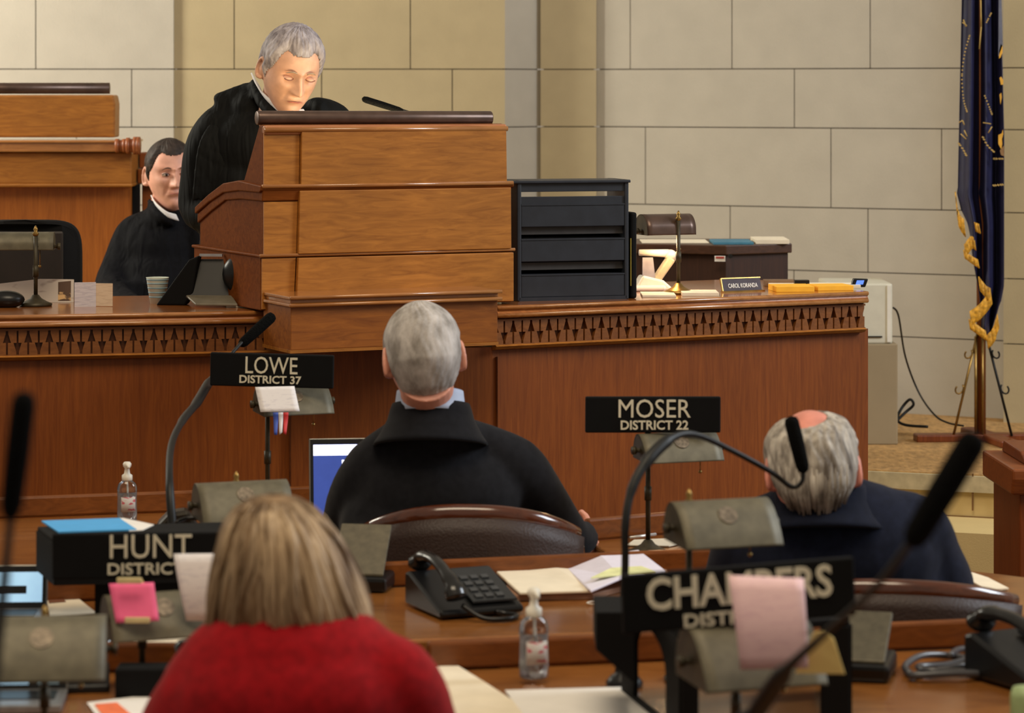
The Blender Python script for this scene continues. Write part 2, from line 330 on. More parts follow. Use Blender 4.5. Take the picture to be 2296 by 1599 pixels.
# ---------------------------------------------------------------- rostrum desk
rd = thing('rostrum_desk', 'long curved walnut rostrum desk with a carved arrow frieze under its molded top', 'desk', (0, 7.8, 0))
TZ = 1.187
pathL = [P(-420, 7.25), P(300, 7.42), P(700, 7.56)]
pathR = [P(640, 7.50), P(1115, 7.66), P(1945, 8.22)]
full = [P(-420, 7.25), P(300, 7.42), P(665, 7.52), P(1115, 7.66), P(1945, 8.22)]
wings = (('left', full[:3]), ('right', full[3:]))
M_rtop = wood('walnut_rostrum_top', rgb(134, 76, 34), rgb(176, 106, 50), 'x', rough=.18, coat=.7)
M_fr = wood('walnut_frieze', rgb(66, 34, 14), rgb(96, 52, 22), 'x')
M_rel = wood('walnut_relief', rgb(100, 56, 24), rgb(138, 84, 40), 'x')
for nm, pth in wings:
    b = MB(); loft_profile(b, pth, [(0, TZ), (.006, TZ-.008), (0, TZ-.014), (.004, TZ-.02), (-.004, TZ-.032), (-.02, TZ-.036), (-.62, TZ-.036), (-.62, TZ)])
    b.build('desktop', M_rtop, rd, world=True)
    for zz, oo, rr in ((TZ-.006, .001, .006), (TZ-.026, .0, .007)):
        b = MB(); loft_profile(b, pth, [(oo+rr*math.cos(k*PI/5), zz+rr*math.sin(k*PI/5)) for k in range(10)]); b.build('nosing', M_mold, rd, True, world=True)
    b = MB(); loft_profile(b, pth, [(-.022, TZ-.036), (-.022, TZ-.108), (-.6, TZ-.108), (-.6, TZ-.036)])
    fb = b.build('frieze_board', M_fr, rd, world=True)
    for a, c in zip(pth[:-1], pth[1:]):
        b = MB(); A = Vector((*a, 0)); Cc = Vector((*c, 0)); t = (Cc-A).normalized(); n = Vector((t.y, -t.x, 0)); L = (Cc-A).length
        Mx = Matrix(((t.x, 0, n.x, A.x), (t.y, 0, n.y, A.y), (0, 1, 0, 0), (0, 0, 0, 1)))
        N = max(1, round(L/.0535)); p = L/N; zb = TZ-.104; h = .064
        for i in range(N):
            # raised hooked blocks; the gaps between them read as arrows pointing up and down in turn
            for poly in ([(.045, .02), (.045, .50), (.19, .50), (.06, .86), (.06, .98), (.455, .98), (.455, .50), (.31, .50), (.44, .14), (.44, .02)],
                         [(.56, .02), (.56, .14), (.69, .50), (.545, .50), (.545, .98), (.94, .98), (.94, .86), (.81, .50), (.955, .50), (.955, .02)]):
                b.prism([((i+u)*p, zb+v*h) for u, v in poly], -.0225, -.011, Mx)
        b.prism([(0, zb-.004), (L, zb-.004), (L, zb+.0015), (0, zb+.0015)], -.0225, -.010, Mx)
        b.prism([(0, zb+h-.0015), (L, zb+h-.0015), (L, zb+h+.004), (0, zb+h+.004)], -.0225, -.010, Mx)
        b.build('carved_frieze', M_rel, rd, world=True)
    b = MB(); loft_profile(b, pth, [(-.010, TZ-.104), (-.004, TZ-.108), (-.012, TZ-.116), (-.03, TZ-.12), (-.03, TZ-.104)])
    b.build('bead_molding', M_wl, rd, world=True)
b = MB(); loft_profile(b, full, [(-.034, TZ-.112), (-.034, .0), (-.09, .0), (-.09, TZ-.112)])
b.build('front_panel', M_wv, rd, world=True)
A = Vector((*full[-1], 0)); b = MB(); b.box((A.x-.155, A.y+.30, .54), (.05, .56, 1.07), rz=math.radians(31)); b.build('end_panel', M_wv, rd, world=True)
b = MB(); loft_profile(b, [P(1890, 8.18), P(1943, 8.22)], [(-.022, .60), (-.018, .59), (-.018, 0), (-.034, 0), (-.034, .60)]); b.build('plinth', M_wv, rd, world=True, bevel=.003)
for px, D_ in ((650, 7.535), (1115, 7.685)):
    q = W(px, 1000, D_); b = MB(); b.box((q.x, q.y+.01, .55), (.003, .012, 1.0)); b.build('panel_seam', M_wd, rd, world=True)
# ---------------------------------------------------------------- lectern
A25 = math.radians(25)
F0 = Vector(((590-CX)*7.45/F, 7.45, 0))
le = thing('lectern', 'broad stepped walnut lectern with a dark bronze rolled cap in front of the standing judge', 'lectern', F0, A25)
MV = Matrix(((1,0,0,0),(0,0,-1,0),(0,1,0,0),(0,0,0,1)))      # (u,v,w) -> (x,-w,z)
MS = Matrix(((0,0,1,0),(1,0,0,0),(0,1,0,0),(0,0,0,1)))       # (depth,z,x)
b = MB(); b.tube([(-.005, .035, 1.686), (.66, .035, 1.683)], .0185, 24); b.build('rolled_cap', M_bronze, le, True, bevel=.003)
b = MB(); b.tube([(.10, .07, 1.668), (.56, .07, 1.668)], .008, 10); b.build('reading_light', mat('lectern_tube', rgb(255, 240, 200), .5, emit=(1, .8, .5, 1), es=14), le, True)
b = MB(); b.prism([(.0, 1.50), (.0, 1.668), (.03, 1.668), (.165, 1.50)], .0, .680, MS); b.build('top_box', M_side, le, bevel=.004)
b = MB(); b.prism([(-.012, 1.643), (-.012, 1.666), (.02, 1.669), (.02, 1.643)], .0, .686, MS); b.build('top_molding', wood('walnut_highlight', rgb(160, 98, 62), rgb(196, 134, 92), 'x', rough=.25), le, bevel=.005)  # pale colour stands in for the window highlight along this molding
side = [(0, 1.33), (0, 1.505), (.16, 1.51), (.28, 1.50), (.40, 1.465), (.50, 1.425), (.50, 1.33)]
b = MB(); b.prism(side, .0, .692, MS); b.build('middle_box', M_side, le, bevel=.003)
b = MB(); b.prism([(-.014, 1.500), (-.014, 1.512), (.16, 1.521), (.28, 1.510), (.40, 1.476), (.51, 1.438), (.51, 1.42), (.40, 1.455), (.28, 1.485), (.16, 1.494), (0, 1.494)], -.012, .706, MS)
b.prism([(-.008, 1.472), (-.012, 1.502), (.16, 1.505), (.28, 1.495), (.40, 1.455), (.505, 1.42), (.505, 1.395), (.40, 1.43), (.28, 1.465), (.16, 1.472)], -.006, .699, MS)
b.build('ledge_molding', M_side, le, bevel=.003)
b = MB(); b.box((.348, .262, 1.26), (.712, .53, .138)); b.box((.348, .262, 1.331), (.722, .545, .008)); b.build('lower_box', M_side, le, bevel=.003)
# central facing slabs standing a little proud of the boxes
b = MB(); b.prism([(.0, 1.513), (.096, 1.513), (.098, 1.645), (.0, 1.645)], .0, .005, MV); b.prism([(.0, 1.335), (.088, 1.335), (.092, 1.470), (.0, 1.470)], .0, .006, MV); b.prism([(-.006, 1.195), (.080, 1.195), (.086, 1.325), (-.006, 1.325)], .002, .009, MV); b.build('corner_facing', wood('walnut_facing', rgb(136, 82, 28), rgb(186, 122, 50), 'x'), le)
b = MB()
b.prism([(.098, 1.513), (.684, 1.513), (.682, 1.662), (.10, 1.662)], .0, .016, MV)
b.prism([(.090, 1.335), (.696, 1.335), (.695, 1.498), (.094, 1.498)], .0, .018, MV)
b.prism([(.082, 1.195), (.700, 1.195), (.700, 1.325), (.088, 1.325)], .008, .024, MV)
b.build('front_facing', wood('walnut_facing', rgb(136, 82, 28), rgb(186, 122, 50), 'x'), le, bevel=.002)
b = MB(); b.prism([(.083, 1.2), (.090, 1.2), (.103, 1.66), (.096, 1.66)], .0, .003, MV); b.build('shadow_strip', M_wd, le)  # dark strip painted in for the vertical shadow on the lectern front
for x0_, x1_, y_, z_, r_ in ((-.008, .702, -.014, 1.510, .0055), (-.013, .709, -.010, 1.332, .0045), (-.0, .686, -.012, 1.655, .007)):
    b = MB(); b.tube([(x0_, y_, z_), (x1_, y_, z_)], r_, 12); b.build('edge_bead', M_mold, le, True)
# projecting box below
A0 = W(652, 700, 7.28)
lb = Vector((A0.x, A0.y, 0))-F0; lb = Matrix.Rotation(-A25, 3, 'Z') @ lb
b = MB(); b.box((lb.x+.286, lb.y+.10, 1.166), (.572, .20, .125)); b.build('projecting_box', wood('walnut_projecting', rgb(112, 60, 20), rgb(158, 94, 34), 'x'), le, bevel=.002)
b = MB(); b.box((lb.x+.286, lb.y+.095, 1.235), (.584, .212, .008)); b.box((lb.x+.286, lb.y+.10, 1.226), (.574, .202, .01)); b.box((lb.x+.286, lb.y+.095, 1.217), (.588, .216, .008)); b.build('projecting_molding', M_mold, le, bevel=.002)
for z_ in (1.236, 1.217):
    b = MB(); b.tube([(lb.x-.006, lb.y-.012, z_), (lb.x+.578, lb.y-.012, z_)], .005, 12); b.build('edge_bead', M_mold, le, True)
b = MB(); b.box((lb.x+.286, lb.y+.10, 1.10), (.576, .202, .008)); b.build('bottom_bead', M_wl, le)
# the lectern's own reading light
ll = bpy.data.lights.new('lectern_light', 'AREA'); ll.shape = 'RECTANGLE'; ll.size = .4; ll.size_y = .03; ll.energy = 1.5; ll.color = (1, .84, .50)
lo = bpy.data.objects.new('lectern_light', ll); COL.objects.link(lo); lo.parent = le; lo.location = (.28, .10, 1.63)
lo.rotation_euler = Vector((-.05, .55, .30)).to_track_quat('-Z', 'Y').to_euler()
# ---------------------------------------------------------------- senators' desks
def desk(label, nl, nr, frt, fl_, rail=True, z=.75, top=M_wt):
    """corners as plan points: near-left, near-right, far-right, far-left"""
    nl, nr, frt, fl_ = [Vector((*q, 0)) for q in (nl, nr, frt, fl_)]
    c = (nl+nr+frt+fl_)/4; d = thing('senate_desk', label, 'desk', (c.x, c.y, 0), 0, 'senators walnut desks in curved rows')
    b = MB(); b.slab([q+Vector((0, 0, z-.028)) for q in (nl, nr, frt, fl_)], .028); b.build('desktop', top, d, world=True, bevel=.006)
    def ins(q, k): return q+(c-q)*k
    b = MB(); b.slab([ins(q, .06)+Vector((0, 0, z-.05)) for q in (nl, nr, frt, fl_)], .022); b.build('edge_molding', M_wl, d, world=True)
    t = (frt-fl_).normalized(); n = Vector((t.y, -t.x, 0))
    if rail:
        b = MB(); b.slab([fl_+Vector((0, 0, z)), frt+Vector((0, 0, z)), frt-n*.02+Vector((0, 0, z)), fl_-n*.02+Vector((0, 0, z))], .05)
        b.build('back_rail', wood('walnut_rail', rgb(98, 52, 20), rgb(136, 78, 34), 'x', rough=.3), d, world=True, bevel=.006)
    for (a, e) in ((nl, fl_), (nr, frt)):
        a2 = ins(a, .1); e2 = ins(e, .1); w_ = (c-(a2+e2)/2); w_.z = 0; w_ = w_.normalized()*.3 if w_.length > .5 else w_.normalized()*.12
        b = MB(); b.slab([a2, e2, e2+w_, a2+w_], z-.045); b.build('pedestal', M_wv, d, world=True, bevel=.004)
    b = MB(); f1 = ins(fl_, .1); f2 = ins(frt, .1); b.slab([f1+Vector((0, 0, .1)), f2+Vector((0, 0, .1)), f2+n*.02+Vector((0, 0, .1)), f1+n*.02+Vector((0, 0, .1))], z-.14); b.build('modesty_panel', M_wv, d, world=True)
    return d
desk('front-row walnut desk at left holding the open laptop and the far sanitizer bottle', P(-350, 5.98), P(1180, 6.48), P(1240, 7.16), P(-350, 6.72))
desk('front-row walnut desk before the balding man, below the DISTRICT 22 name sign', P(1400, 6.18), P(1830, 6.3), P(1800, 6.75), P(1318, 6.47))
desk('walnut desk end at the far right edge with white sheets on it', P(2020, 5.72), P(2700, 5.35), P(2700, 5.75), P(2020, 6.19), rail=False)
desk('walnut second-row desk holding the black telephone and the open binder', P(-350, 5.12), P(1560, 5.42), P(1620, 6.06), P(-350, 5.60))
desk('nearest walnut desk at left, behind the woman in red', P(-350, 4.15), P(930, 4.2), P(900, 5.0), P(-350, 5.04))
desk('nearest walnut desk at right with black riser stand and cables', P(960, 4.1), P(2600, 4.15), P(2600, 5.32), P(960, 5.03))
# ================================================================ lamps
def lamp(label, loc, rz, hz, L=.175, front=True, lit=False, polex=0.0, name='desk_lamp', r=.034, end='left', tall=0.0):
    """banker style lamp; hz = height of shade axis above base; front: shade on the viewer's side of the pole"""
    t = thing(name, label, 'lamp', loc, rz, 'bronze banker lamps on the desks')
    s = -1 if front else 1
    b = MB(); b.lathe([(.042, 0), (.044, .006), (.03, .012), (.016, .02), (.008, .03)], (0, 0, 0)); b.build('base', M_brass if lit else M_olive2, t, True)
    b = MB(); b.tube([(0, 0, .02), (0, 0, hz+.03+tall)], .0055, 12); b.tube([(0, 0, hz*.5), (0, 0, hz*.5+.03)], .008, 12); b.build('pole', M_olive2, t, True)
    b = MB(); b.lathe([(.006, 0), (.009, .006), (.004, .012), (.006, .018), (.001, .028)], (0, 0, hz+.03+tall), 12); b.build('finial', M_brass, t, True)
    cx = -polex; cy = s*.045
    b = MB()
    if front:   # roof-like shade: crown at the back, long front skirt reaching towards the viewer
        prof = [(r*.95, -r*.55), (r*.98, -r*.1), (r*.75, r*.62), (r*.30, r*.98), (-r*.25, r*.82), (-r*.75, r*.35), (-r*1.15, -r*.22), (-r*1.38, -r*.72)]
    else:
        prof = [(-r*1.05, -r*.25)]+[(-r*1.05*math.cos(k*PI/12), r*1.1*math.sin(k*PI/12)) for k in range(1, 12)]+[(r*1.05, -r*.25)]
        prof = [(p[0]*-1, p[1]) for p in prof]
    S_ = smoothpath([(0, p[0], p[1]) for p in prof], 4)
    b.grid(lambda u, v: Vector((cx+(u-.5)*L, cy+S_[min(int(v*(len(S_)-1)+.5), len(S_)-1)].y, hz+S_[min(int(v*(len(S_)-1)+.5), len(S_)-1)].z)), 10, len(S_))
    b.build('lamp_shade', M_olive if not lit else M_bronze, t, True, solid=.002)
    for sx in (-1, 1):
        b = MB(); x = cx+sx*(L/2-.001)
        b.prism([(p.y*1.02+cy, p.z*1.02+hz) for p in S_], x-.001, x+.001, MS); b.build('end_cap', M_olive2, t)
    b = MB(); b.tube([(cx-L/2-.012, cy, hz), (cx+L/2+.012, cy, hz)], .005, 10); b.tube([(cx-L/2-.016, cy, hz), (cx-L/2-.008, cy, hz)], .009, 12); b.tube([(cx+L/2+.008, cy, hz), (cx+L/2+.016, cy, hz)], .009, 12)
    b.tube([(0, 0, hz+.002), (0, cy, hz+.002)], .006, 10); b.build('crossbar', M_olive2, t, True)
    b = MB(); b.tube([(cx+L*.3, cy, hz), (cx+L*.3, cy, hz-.05)], .0012, 6); b.ball((cx+L*.3, cy, hz-.053), .004, seg=10, rings=6); b.build('pull_chain', M_brass, t, True)
    b = MB(); b.tube([(cx-L*.38, cy, hz+.006), (cx+L*.38, cy, hz+.006)], .010, 12)
    b.build('bulb', mat('warm_bulb', rgb(255, 220, 170), .3, emit=(1, .55, .25, 1), es=16) if lit else mat('frosted_bulb', rgb(200, 196, 186), .3), t, True)
    if front:   # round seal embossed on the shade
        b = MB(); q = Vector((cx+.0, cy-r*.62, hz+r*.47))
        Mt = Matrix.Translation(q) @ Matrix.Rotation(math.radians(48), 4, 'X')
        b.prism([(.017*math.cos(k*PI/14), .017*math.sin(k*PI/14)) for k in range(28)], -.006, .003, Mt @ Matrix.Rotation(0, 4, 'X'))
        b.build('embossed_seal', mat('seal_bronze', rgb(116, 104, 88), .5, .4, .25, 120), t)
    return t
R = math.radians
lamp('bronze lamp at left end of the rostrum desk, its pole before the shade', G(63, 694, TZ)+Vector((0, .12, 0)), R(4), .155, L=.19, front=False, polex=.05)
lr = lamp('lit bronze lamp glowing orange on the right part of the rostrum desk', G(1525, 663, TZ)+Vector((0, .08, 0)), R(22), .175, L=.15, front=False, lit=True, polex=.02, r=.042)
pl_ = bpy.data.lights.new('desk_lamp_light', 'POINT'); pl_.energy = 1.4; pl_.color = (1, .62, .30); pl_.shadow_soft_size = .02
o_ = bpy.data.objects.new('desk_lamp_light', pl_); COL.objects.link(o_); o_.parent = lr; o_.location = (-.02, .045, .150)
L3 = lamp('bronze lamp below the DISTRICT 37 sign with white card on its shade', W(600, 1180, 6.7), R(24), W(600, 900, 6.7).z-.75, L=.17, polex=-.045, tall=.02)
L4 = lamp('bronze lamp below the DISTRICT 22 sign, front row', W(1453, 1241, 6.31), R(20), W(1453, 1002, 6.31).z-.75, L=.18, polex=-.05)
L5 = lamp('bronze lamp right behind the crown of the woman in red', (W(530, 1080, 5.75).x, 5.75, .75), R(20), W(0, 1122, 5.75).z-.75, L=.185, polex=.0, r=.042)
L6 = lamp('large bronze lamp shade in front of the DISTRICT 22 lamp, left of the balding man', (W(1545, 1080, 4.95).x, 4.95, .75), R(20), W(0, 1172, 4.95).z-.75, L=.178, polex=-.04, r=.042)
L7 = lamp('bronze lamp under the lower left sign, pink note on its shade', (W(335, 1500, 5.03).x, 4.93, .75), R(22), W(0, 1358, 5.0).z-.75, L=.19, polex=-.02, r=.04)
L8 = lamp('bronze lamp shade nearest the camera at the lower left edge', (W(100, 1500, 4.3).x, 4.3, .75), R(6), W(0, 1445, 4.3).z-.75, L=.185, polex=0, r=.048)
L9 = lamp('bronze lamp under the largest sign behind the pink sheet', (W(1650, 1500, 4.25).x, 4.25, .75), R(20), W(0, 1460, 4.25).z-.75, L=.19, polex=0.0, r=.048)
# ================================================================ name signs
def sign(label, x0, x1, y0, y1, D, rz, lines, slope=0.0, thick=.012, post=None):
    c = W((x0+x1)/2, (y0+y1)/2, D); w_ = (x1-x0)*D/F/math.cos(rz); h = (y1-y0)*D/F
    t = thing('name_sign', label, 'sign', c, rz, 'black senator name signs')
    t.rotation_euler = (0, slope, rz)
    b = MB(); b.box((0, 0, 0), (w_, thick, h)); b.build('sign_plate', M_blackm, t, bevel=.003)
    for (body, px0, px1, py0, py1, bold) in lines:
        k = D/F; lx = ((px0+px1)/2-(x0+x1)/2)*k/math.cos(rz); lz = -((py0+py1)/2-(y0+y1)/2)*k
        text('lettering', body, M_letter, t, (lx, -thick/2-.0012, lz), (px1-px0)*k/math.cos(rz), (py1-py0)*k, bold=bold)
    if post is not None:
        b = MB(); b.box((post, .012, -h/2-.02), (.012, .006, .06)); b.build('mounting_clip', M_iron, t)
    return t
sign('black sign reading DISTRICT 37 above the lamp with a white card', 471, 749, 793, 868, 6.66, R(-3), [('LOWE', 551, 668, 800, 838, 0), ('DISTRICT 37', 538, 677, 842, 860, .02)], slope=R(1.2), post=.0)
sign('black sign reading DISTRICT 22 left of the balding man', 1312, 1616, 889, 970, 6.27, R(3), [('MOSER', 1386, 1548, 895, 936, 0), ('DISTRICT 22', 1391, 1543, 942, 963, .02)], slope=R(.3), post=-.01)
sign('black name sign at lower left, partly covered by a white sheet, behind the woman', 120, 540, 1194, 1297, 4.98, R(4), [('HUNT', 248, 430, 1198, 1250, .0), ('DISTRICT', 243, 412, 1261, 1287, .015)], post=.0)
sign('largest black name sign, its middle hidden behind the pink sheet', 1392, 1922, 1268, 1400, 4.2, R(13), [('CHAMBERS', 1445, 1868, 1279, 1352, .022), ('DISTRICT', 1527, 1738, 1366, 1396, .02)], slope=R(-2.2), post=.02)
# rostrum nameplate
c = G(1668, 655, TZ); c.y += .01
t = thing('nameplate', 'grey desk nameplate with white capitals in a gold frame on the rostrum', 'nameplate', c, R(28))
b = MB(); b.box((0, .012, .019), (.128, .004, .036), rx=R(-18)); b.build('plate', mat('grey_engraved', rgb(84, 80, 88), .85, 0, .04, spec=.1), t)
b = MB(); b.box((0, .0185, .0375), (.132, .007, .003), rx=R(-18)); b.box((0, .004, .002), (.136, .02, .004)); b.box((-.066, .012, .019), (.003, .007, .038), rx=R(-18)); b.build('frame', M_brass, t)
text('lettering', 'CAROL KORANDA', M_white, t, (.003, .0085, .0175), .098, .013, bold=.01, rot=(PI/2-R(18), 0, 0), depth=.0006)
# ================================================================ microphones
def mic(label, pts, rads, foam, foam_r, base=None, n=6, world_base=True, rr=None):
    b0 = Vector(base) if base is not None else Vector(pts[0])
    t = thing('gooseneck_microphone', label, 'microphone', b0, 0, 'black gooseneck microphones')
    P_ = smoothpath(pts, n); k = len(P_)
    rd_ = [rads[min(int(i/n), len(rads)-1)] for i in range(k)]
    for i in range(1, k-1): rd_[i] = (rd_[i-1]+rd_[i]*2)/3 if rd_[i] < rd_[i-1] else rd_[i]
    b = MB(); b.tube(P_, rd_, 14); b.build('gooseneck', M_iron, t, True, world=True)
    a, c = Vector(foam[0]), Vector(foam[1]); b = MB()
    b.tube([a, a.lerp(c, .04), a.lerp(c, .12), a.lerp(c, .5), a.lerp(c, .9), a.lerp(c, .97), c], [foam_r*.35, foam_r*.7, foam_r*.9, foam_r, foam_r, foam_r*.8, foam_r*.3], 18); b.build('foam_windscreen', M_foam, t, True, world=True)
    b = MB(); b.lathe([(.03, 0), (.032, .008), (.024, .018), (.012, .026), (.008, .04)], b0); b.build('base', M_black, t, True, world=True)
    return t
D = 6.0
mic('black gooseneck microphone curving up behind the left edge of the DISTRICT 37 sign', [W(388, 1200, 5.85), W(380, 1080, 5.9), W(384, 1000, 6.1), W(408, 945, 6.3), W(440, 905, 6.5), W(472, 852, 6.76), W(505, 810, 6.85), W(545, 765, 6.9)], [.009, .0075, .0075, .009, .011, .0055, .004, .0035],
    (W(538, 775, 6.9), W(614, 706, 6.95)), .0135, base=(W(388, 1200, 5.85).x, 5.85, .75))
mic('black gooseneck microphone arching left of the balding man, its tip at his crown', [(W(1400, 1400, 4.6).x, 4.9, .75), W(1401, 1290, 4.9), W(1402, 1180, 4.9), W(1416, 1100, 4.92), W(1450, 1035, 4.95), W(1505, 983, 5.0), W(1560, 975, 5.05), W(1640, 1010, 5.12), W(1728, 1058, 5.18), W(1775, 1092, 5.2), W(1798, 1080, 5.2), W(1801, 1052, 5.2)],
    [.0065, .0065, .007, .0085, .011, .006, .005, .005, .0045, .004, .004], (W(1803, 1060, 5.2), W(1772, 934, 5.2)), .0135, base=(W(1400, 1400, 4.9).x, 4.9, .75))
mic('short black lectern microphone pointing left beside the standing judge', [W(985, 300, 7.75), W(960, 272, 7.75), W(925, 256, 7.75), W(895, 246, 7.75)], [.006, .006, .005, .006], (W(905, 250, 7.75), W(812, 221, 7.72)), .009, base=W(985, 330, 7.76))
mic('blurred black microphone standing at the far left edge, nearest the camera', [W(-160, 2700, 2.75), W(-60, 2000, 2.72), W(-10, 1500, 2.7), W(14, 1260, 2.7), W(26, 1140, 2.7)], [.005, .005, .005, .004], (W(22, 1165, 2.7), W(56, 878, 2.7)), .0118, base=(W(-160, 2700, 2.75).x, 2.75, .75))
mic('blurred black microphone slanting over the shoulder of the balding man', [(W(1560, 1800, 3.3).x, 3.3, .75), W(1640, 1680, 3.3), W(1700, 1590, 3.28), W(1765, 1500, 3.2), W(1838, 1432, 3.15), W(1960, 1320, 3.05), W(2050, 1205, 3.0)], [.008, .009, .011, .005, .004, .004, .004], (W(2040, 1225, 3.0), W(2192, 972, 3.0)), .0155, base=(W(1560, 1800, 3.3).x, 3.3, .75))
desk('walnut desk closest to the camera, carrying the slanted microphone', P(-700, 2.45), P(3000, 2.45), P(3000, 3.5), P(-700, 3.5))
# ================================================================ flat papers
def sheet(label, px, z, m, t=.0015, cat='paper', name='paper_sheet', group=None, parts=None):
    pts = [G(x, y, z) for x, y in px]; c = sum(pts, Vector())/len(pts)
    b = MB(); b.slab([p-c for p in pts], t); o = b.build(name, m); o.location = c; tag(o, label, cat, group); return o
def upright(label, px, D, m, name='paper_note', cat='note', thick=.001, tilt=0.0, curve=0.0):
    """sheet standing up: pixel corners TL,TR,BR,BL at distance D; tilt = how much nearer the bottom is"""
    TL, TR, BR, BL = [W(x, y, D-(tilt if i > 1 else 0)) for i, (x, y) in enumerate(px)]
    c = (TL+TR+BR+BL)/4; b = MB()
    b.grid(lambda u, v: TL.lerp(TR, u).lerp(BL.lerp(BR, u), v)-c+Vector((0, -curve*math.sin(PI*v), 0)), 8, 8)
    o = b.build(name, m, None, True, solid=thick); o.location = c; tag(o, label, cat); return o
upright('white printed card hanging over the shade of the DISTRICT 37 lamp', [(572, 868), (660, 866), (672, 922), (584, 924)], 6.60, M_print, tilt=.03)
# tricolour ribbon
rb = thing('ribbon', 'blue, white and red ribbon hanging under the white card', 'ribbon', W(629, 945, 6.56))
for i, (x0, x1, c) in enumerate(((612, 624, rgb(58, 84, 176)), (624, 635, rgb(228, 226, 232)), (635, 647, rgb(206, 52, 56)))):
    TL, TR, BR, BL = W(x0, 925, 6.56), W(x1, 925, 6.56), W(x1-(2 if i < 2 else 5), 975-(6 if i == 1 else 0), 6.55), W(x0+3-(2 if i > 1 else 0), 975-(4 if i == 2 else 0), 6.55)
    b = MB(); b.grid(lambda u, v: TL.lerp(TR, u).lerp(BL.lerp(BR, u), v)+Vector((0, .004*math.sin(v*5), 0)), 3, 8)
    b.build('stripe', mat('ribbon_%d' % i, c, .6, 0, .02), rb, True, world=True, solid=.0006)['label'] = ('blue', 'white', 'red')[i]+' ribbon stripe'
upright('bright pink sticky note clipped on the lamp under the lower left sign', [(244, 1309), (345, 1306), (357, 1392), (260, 1397)], 4.84, mat('hot_pink', rgb(246, 108, 156), .8, 0, .03), tilt=.02)
for y, lab in ((1302, 'yellowish clip at the top edge of the pink note'), (1391, 'yellowish clip at the bottom edge of the pink note')):
    q = W(290 if y < 1350 else 308, y, 4.82); b = MB(); b.box((0, 0, 0), (.042, .006, .010)); o = b.build('paper_clip', mat('clip_tan', rgb(206, 190, 140), .6), bevel=.002); o.location = q; tag(o, lab, 'clip')
upright('white folded sheet hanging over the lower right of the lower left sign', [(389, 1242), (492, 1241), (466, 1392), (418, 1392)], 4.86, M_print, curve=.01)
upright('pale pink printed sheet hanging in front of the largest sign', [(1634, 1290), (1802, 1297), (1812, 1498), (1660, 1502)], 4.11, M_pink, curve=.012, tilt=.01)
# yellow curled sheet
b = MB(); 
poly = [(1783, 1510), (1812, 1440), (1825, 1418), (1848, 1413), (1870, 1432), (1880, 1465), (1895, 1512)]
c0 = W(1838, 1475, 4.13)
vs = [W(x, y, 4.13-.02*math.sin((x-1783)/112*PI)) for x, y in poly]
b = MB(); fv = [b.bm.verts.new(v-c0) for v in vs]; b.bm.faces.new(fv); o = b.build('paper_sheet', mat('yellow_sheet', rgb(248, 220, 140), .8, 0, .06, 8), solid=.002, bevel=.001); o.location = c0
tag(o, 'curled yellow sheet at the lower right corner of the pink sheet', 'paper')
# white page behind pink/yellow
# ---- open binder with papers
z = .75
b = MB(); bb = thing('open_binder', 'open binder with thick white pages lying right of the telephone', 'binder', G(1290, 1290, z))
b.slab([G(1120, 1350, z), G(1175, 1262, z), G(1480, 1255, z), G(1500, 1300, z), G(1330, 1345, z)], .012); b.build('cover', mat('tan_cover', rgb(150, 110, 84), .6), bb, world=True, bevel=.002)
b = MB(); pL = [G(1165, 1335, .765), G(1072, 1250, .768), G(1205, 1252, .772), G(1270, 1275, .766), G(1330, 1330, .764)]; b.slab(pL, .006); b.build('page_stack', M_cream, bb, world=True, bevel=.002)
b = MB(); pR = [G(1325, 1330, .772), G(1268, 1278, .766), G(1345, 1250, .790), G(1432, 1238, .792), G(1492, 1284, .786), G(1395, 1300, .782)]; b.slab(pR, .005); b.build('page_stack', mat('cool_paper', rgb(226, 222, 238), .8, 0, .02), bb, world=True, bevel=.002)
b = MB(); b.slab([G(1325, 1298, .787), G(1370, 1276, .790), G(1438, 1272, .792), G(1470, 1284, .790), G(1398, 1290, .787)], .0025); b.build('highlighted_sheet', mat('pale_yellow_green', rgb(224, 226, 168), .8), bb, world=True)
sheet('cream sheets with raised corner on the near desk, right of the woman', [(968, 1640), (975, 1497), (1028, 1497), (1085, 1532), (1175, 1590), (1215, 1640)], .755, M_cream, .003)
sheet('wide white sheet lying below the near sanitizer bottle', [(1170, 1600), (1132, 1550), (1392, 1543), (1470, 1600), (1490, 1640), (1190, 1640)], .7565, M_white, .002)
sheet('white sheet with orange printing at the lower left, beside the red sweater', [(195, 1578), (345, 1560), (372, 1610), (240, 1640)], .752, M_white, .002)
o = sheet('orange flyer on the white sheet at the bottom left', [(212, 1580), (262, 1576), (300, 1608), (240, 1618)], .7545, mat('orange_print', rgb(232, 116, 72), .7), .001)
sheet('cream sheet with a small brown photo, right of the upper laptop screen', [(100, 1322), (142, 1317), (216, 1376), (112, 1384)], .752, M_cream, .002)
sheet('small brown photo print on the cream sheet beside the laptop', [(106, 1336), (132, 1333), (148, 1350), (110, 1353)], .7545, mat('brown_photo', rgb(120, 78, 58), .5), .001, cat='photo', name='photo_print')
sheet('cream folder beneath the lower left sign lamp', [(228, 1428), (262, 1404), (430, 1436), (470, 1460), (400, 1478), (250, 1462)], .752, M_cream, .003)
sheet('greyish printed sheet under the lower left sign lamp pole', [(308, 1450), (470, 1454), (500, 1500), (300, 1500)], .7555, ink('grey_print', rgb(190, 180, 176), rgb(160, 150, 150), 60, 200), .002)
sheet('long white sheets at the right edge on the far right desk', [(2168, 1300), (2178, 1286), (2215, 1298), (2262, 1322), (2215, 1326)], .752, M_cream, .003)
sheet('thin white sheet left of the large bronze lamp, front row desk', [(1405, 1224), (1422, 1212), (1500, 1209), (1540, 1218), (1500, 1226)], .752, M_cream, .002)
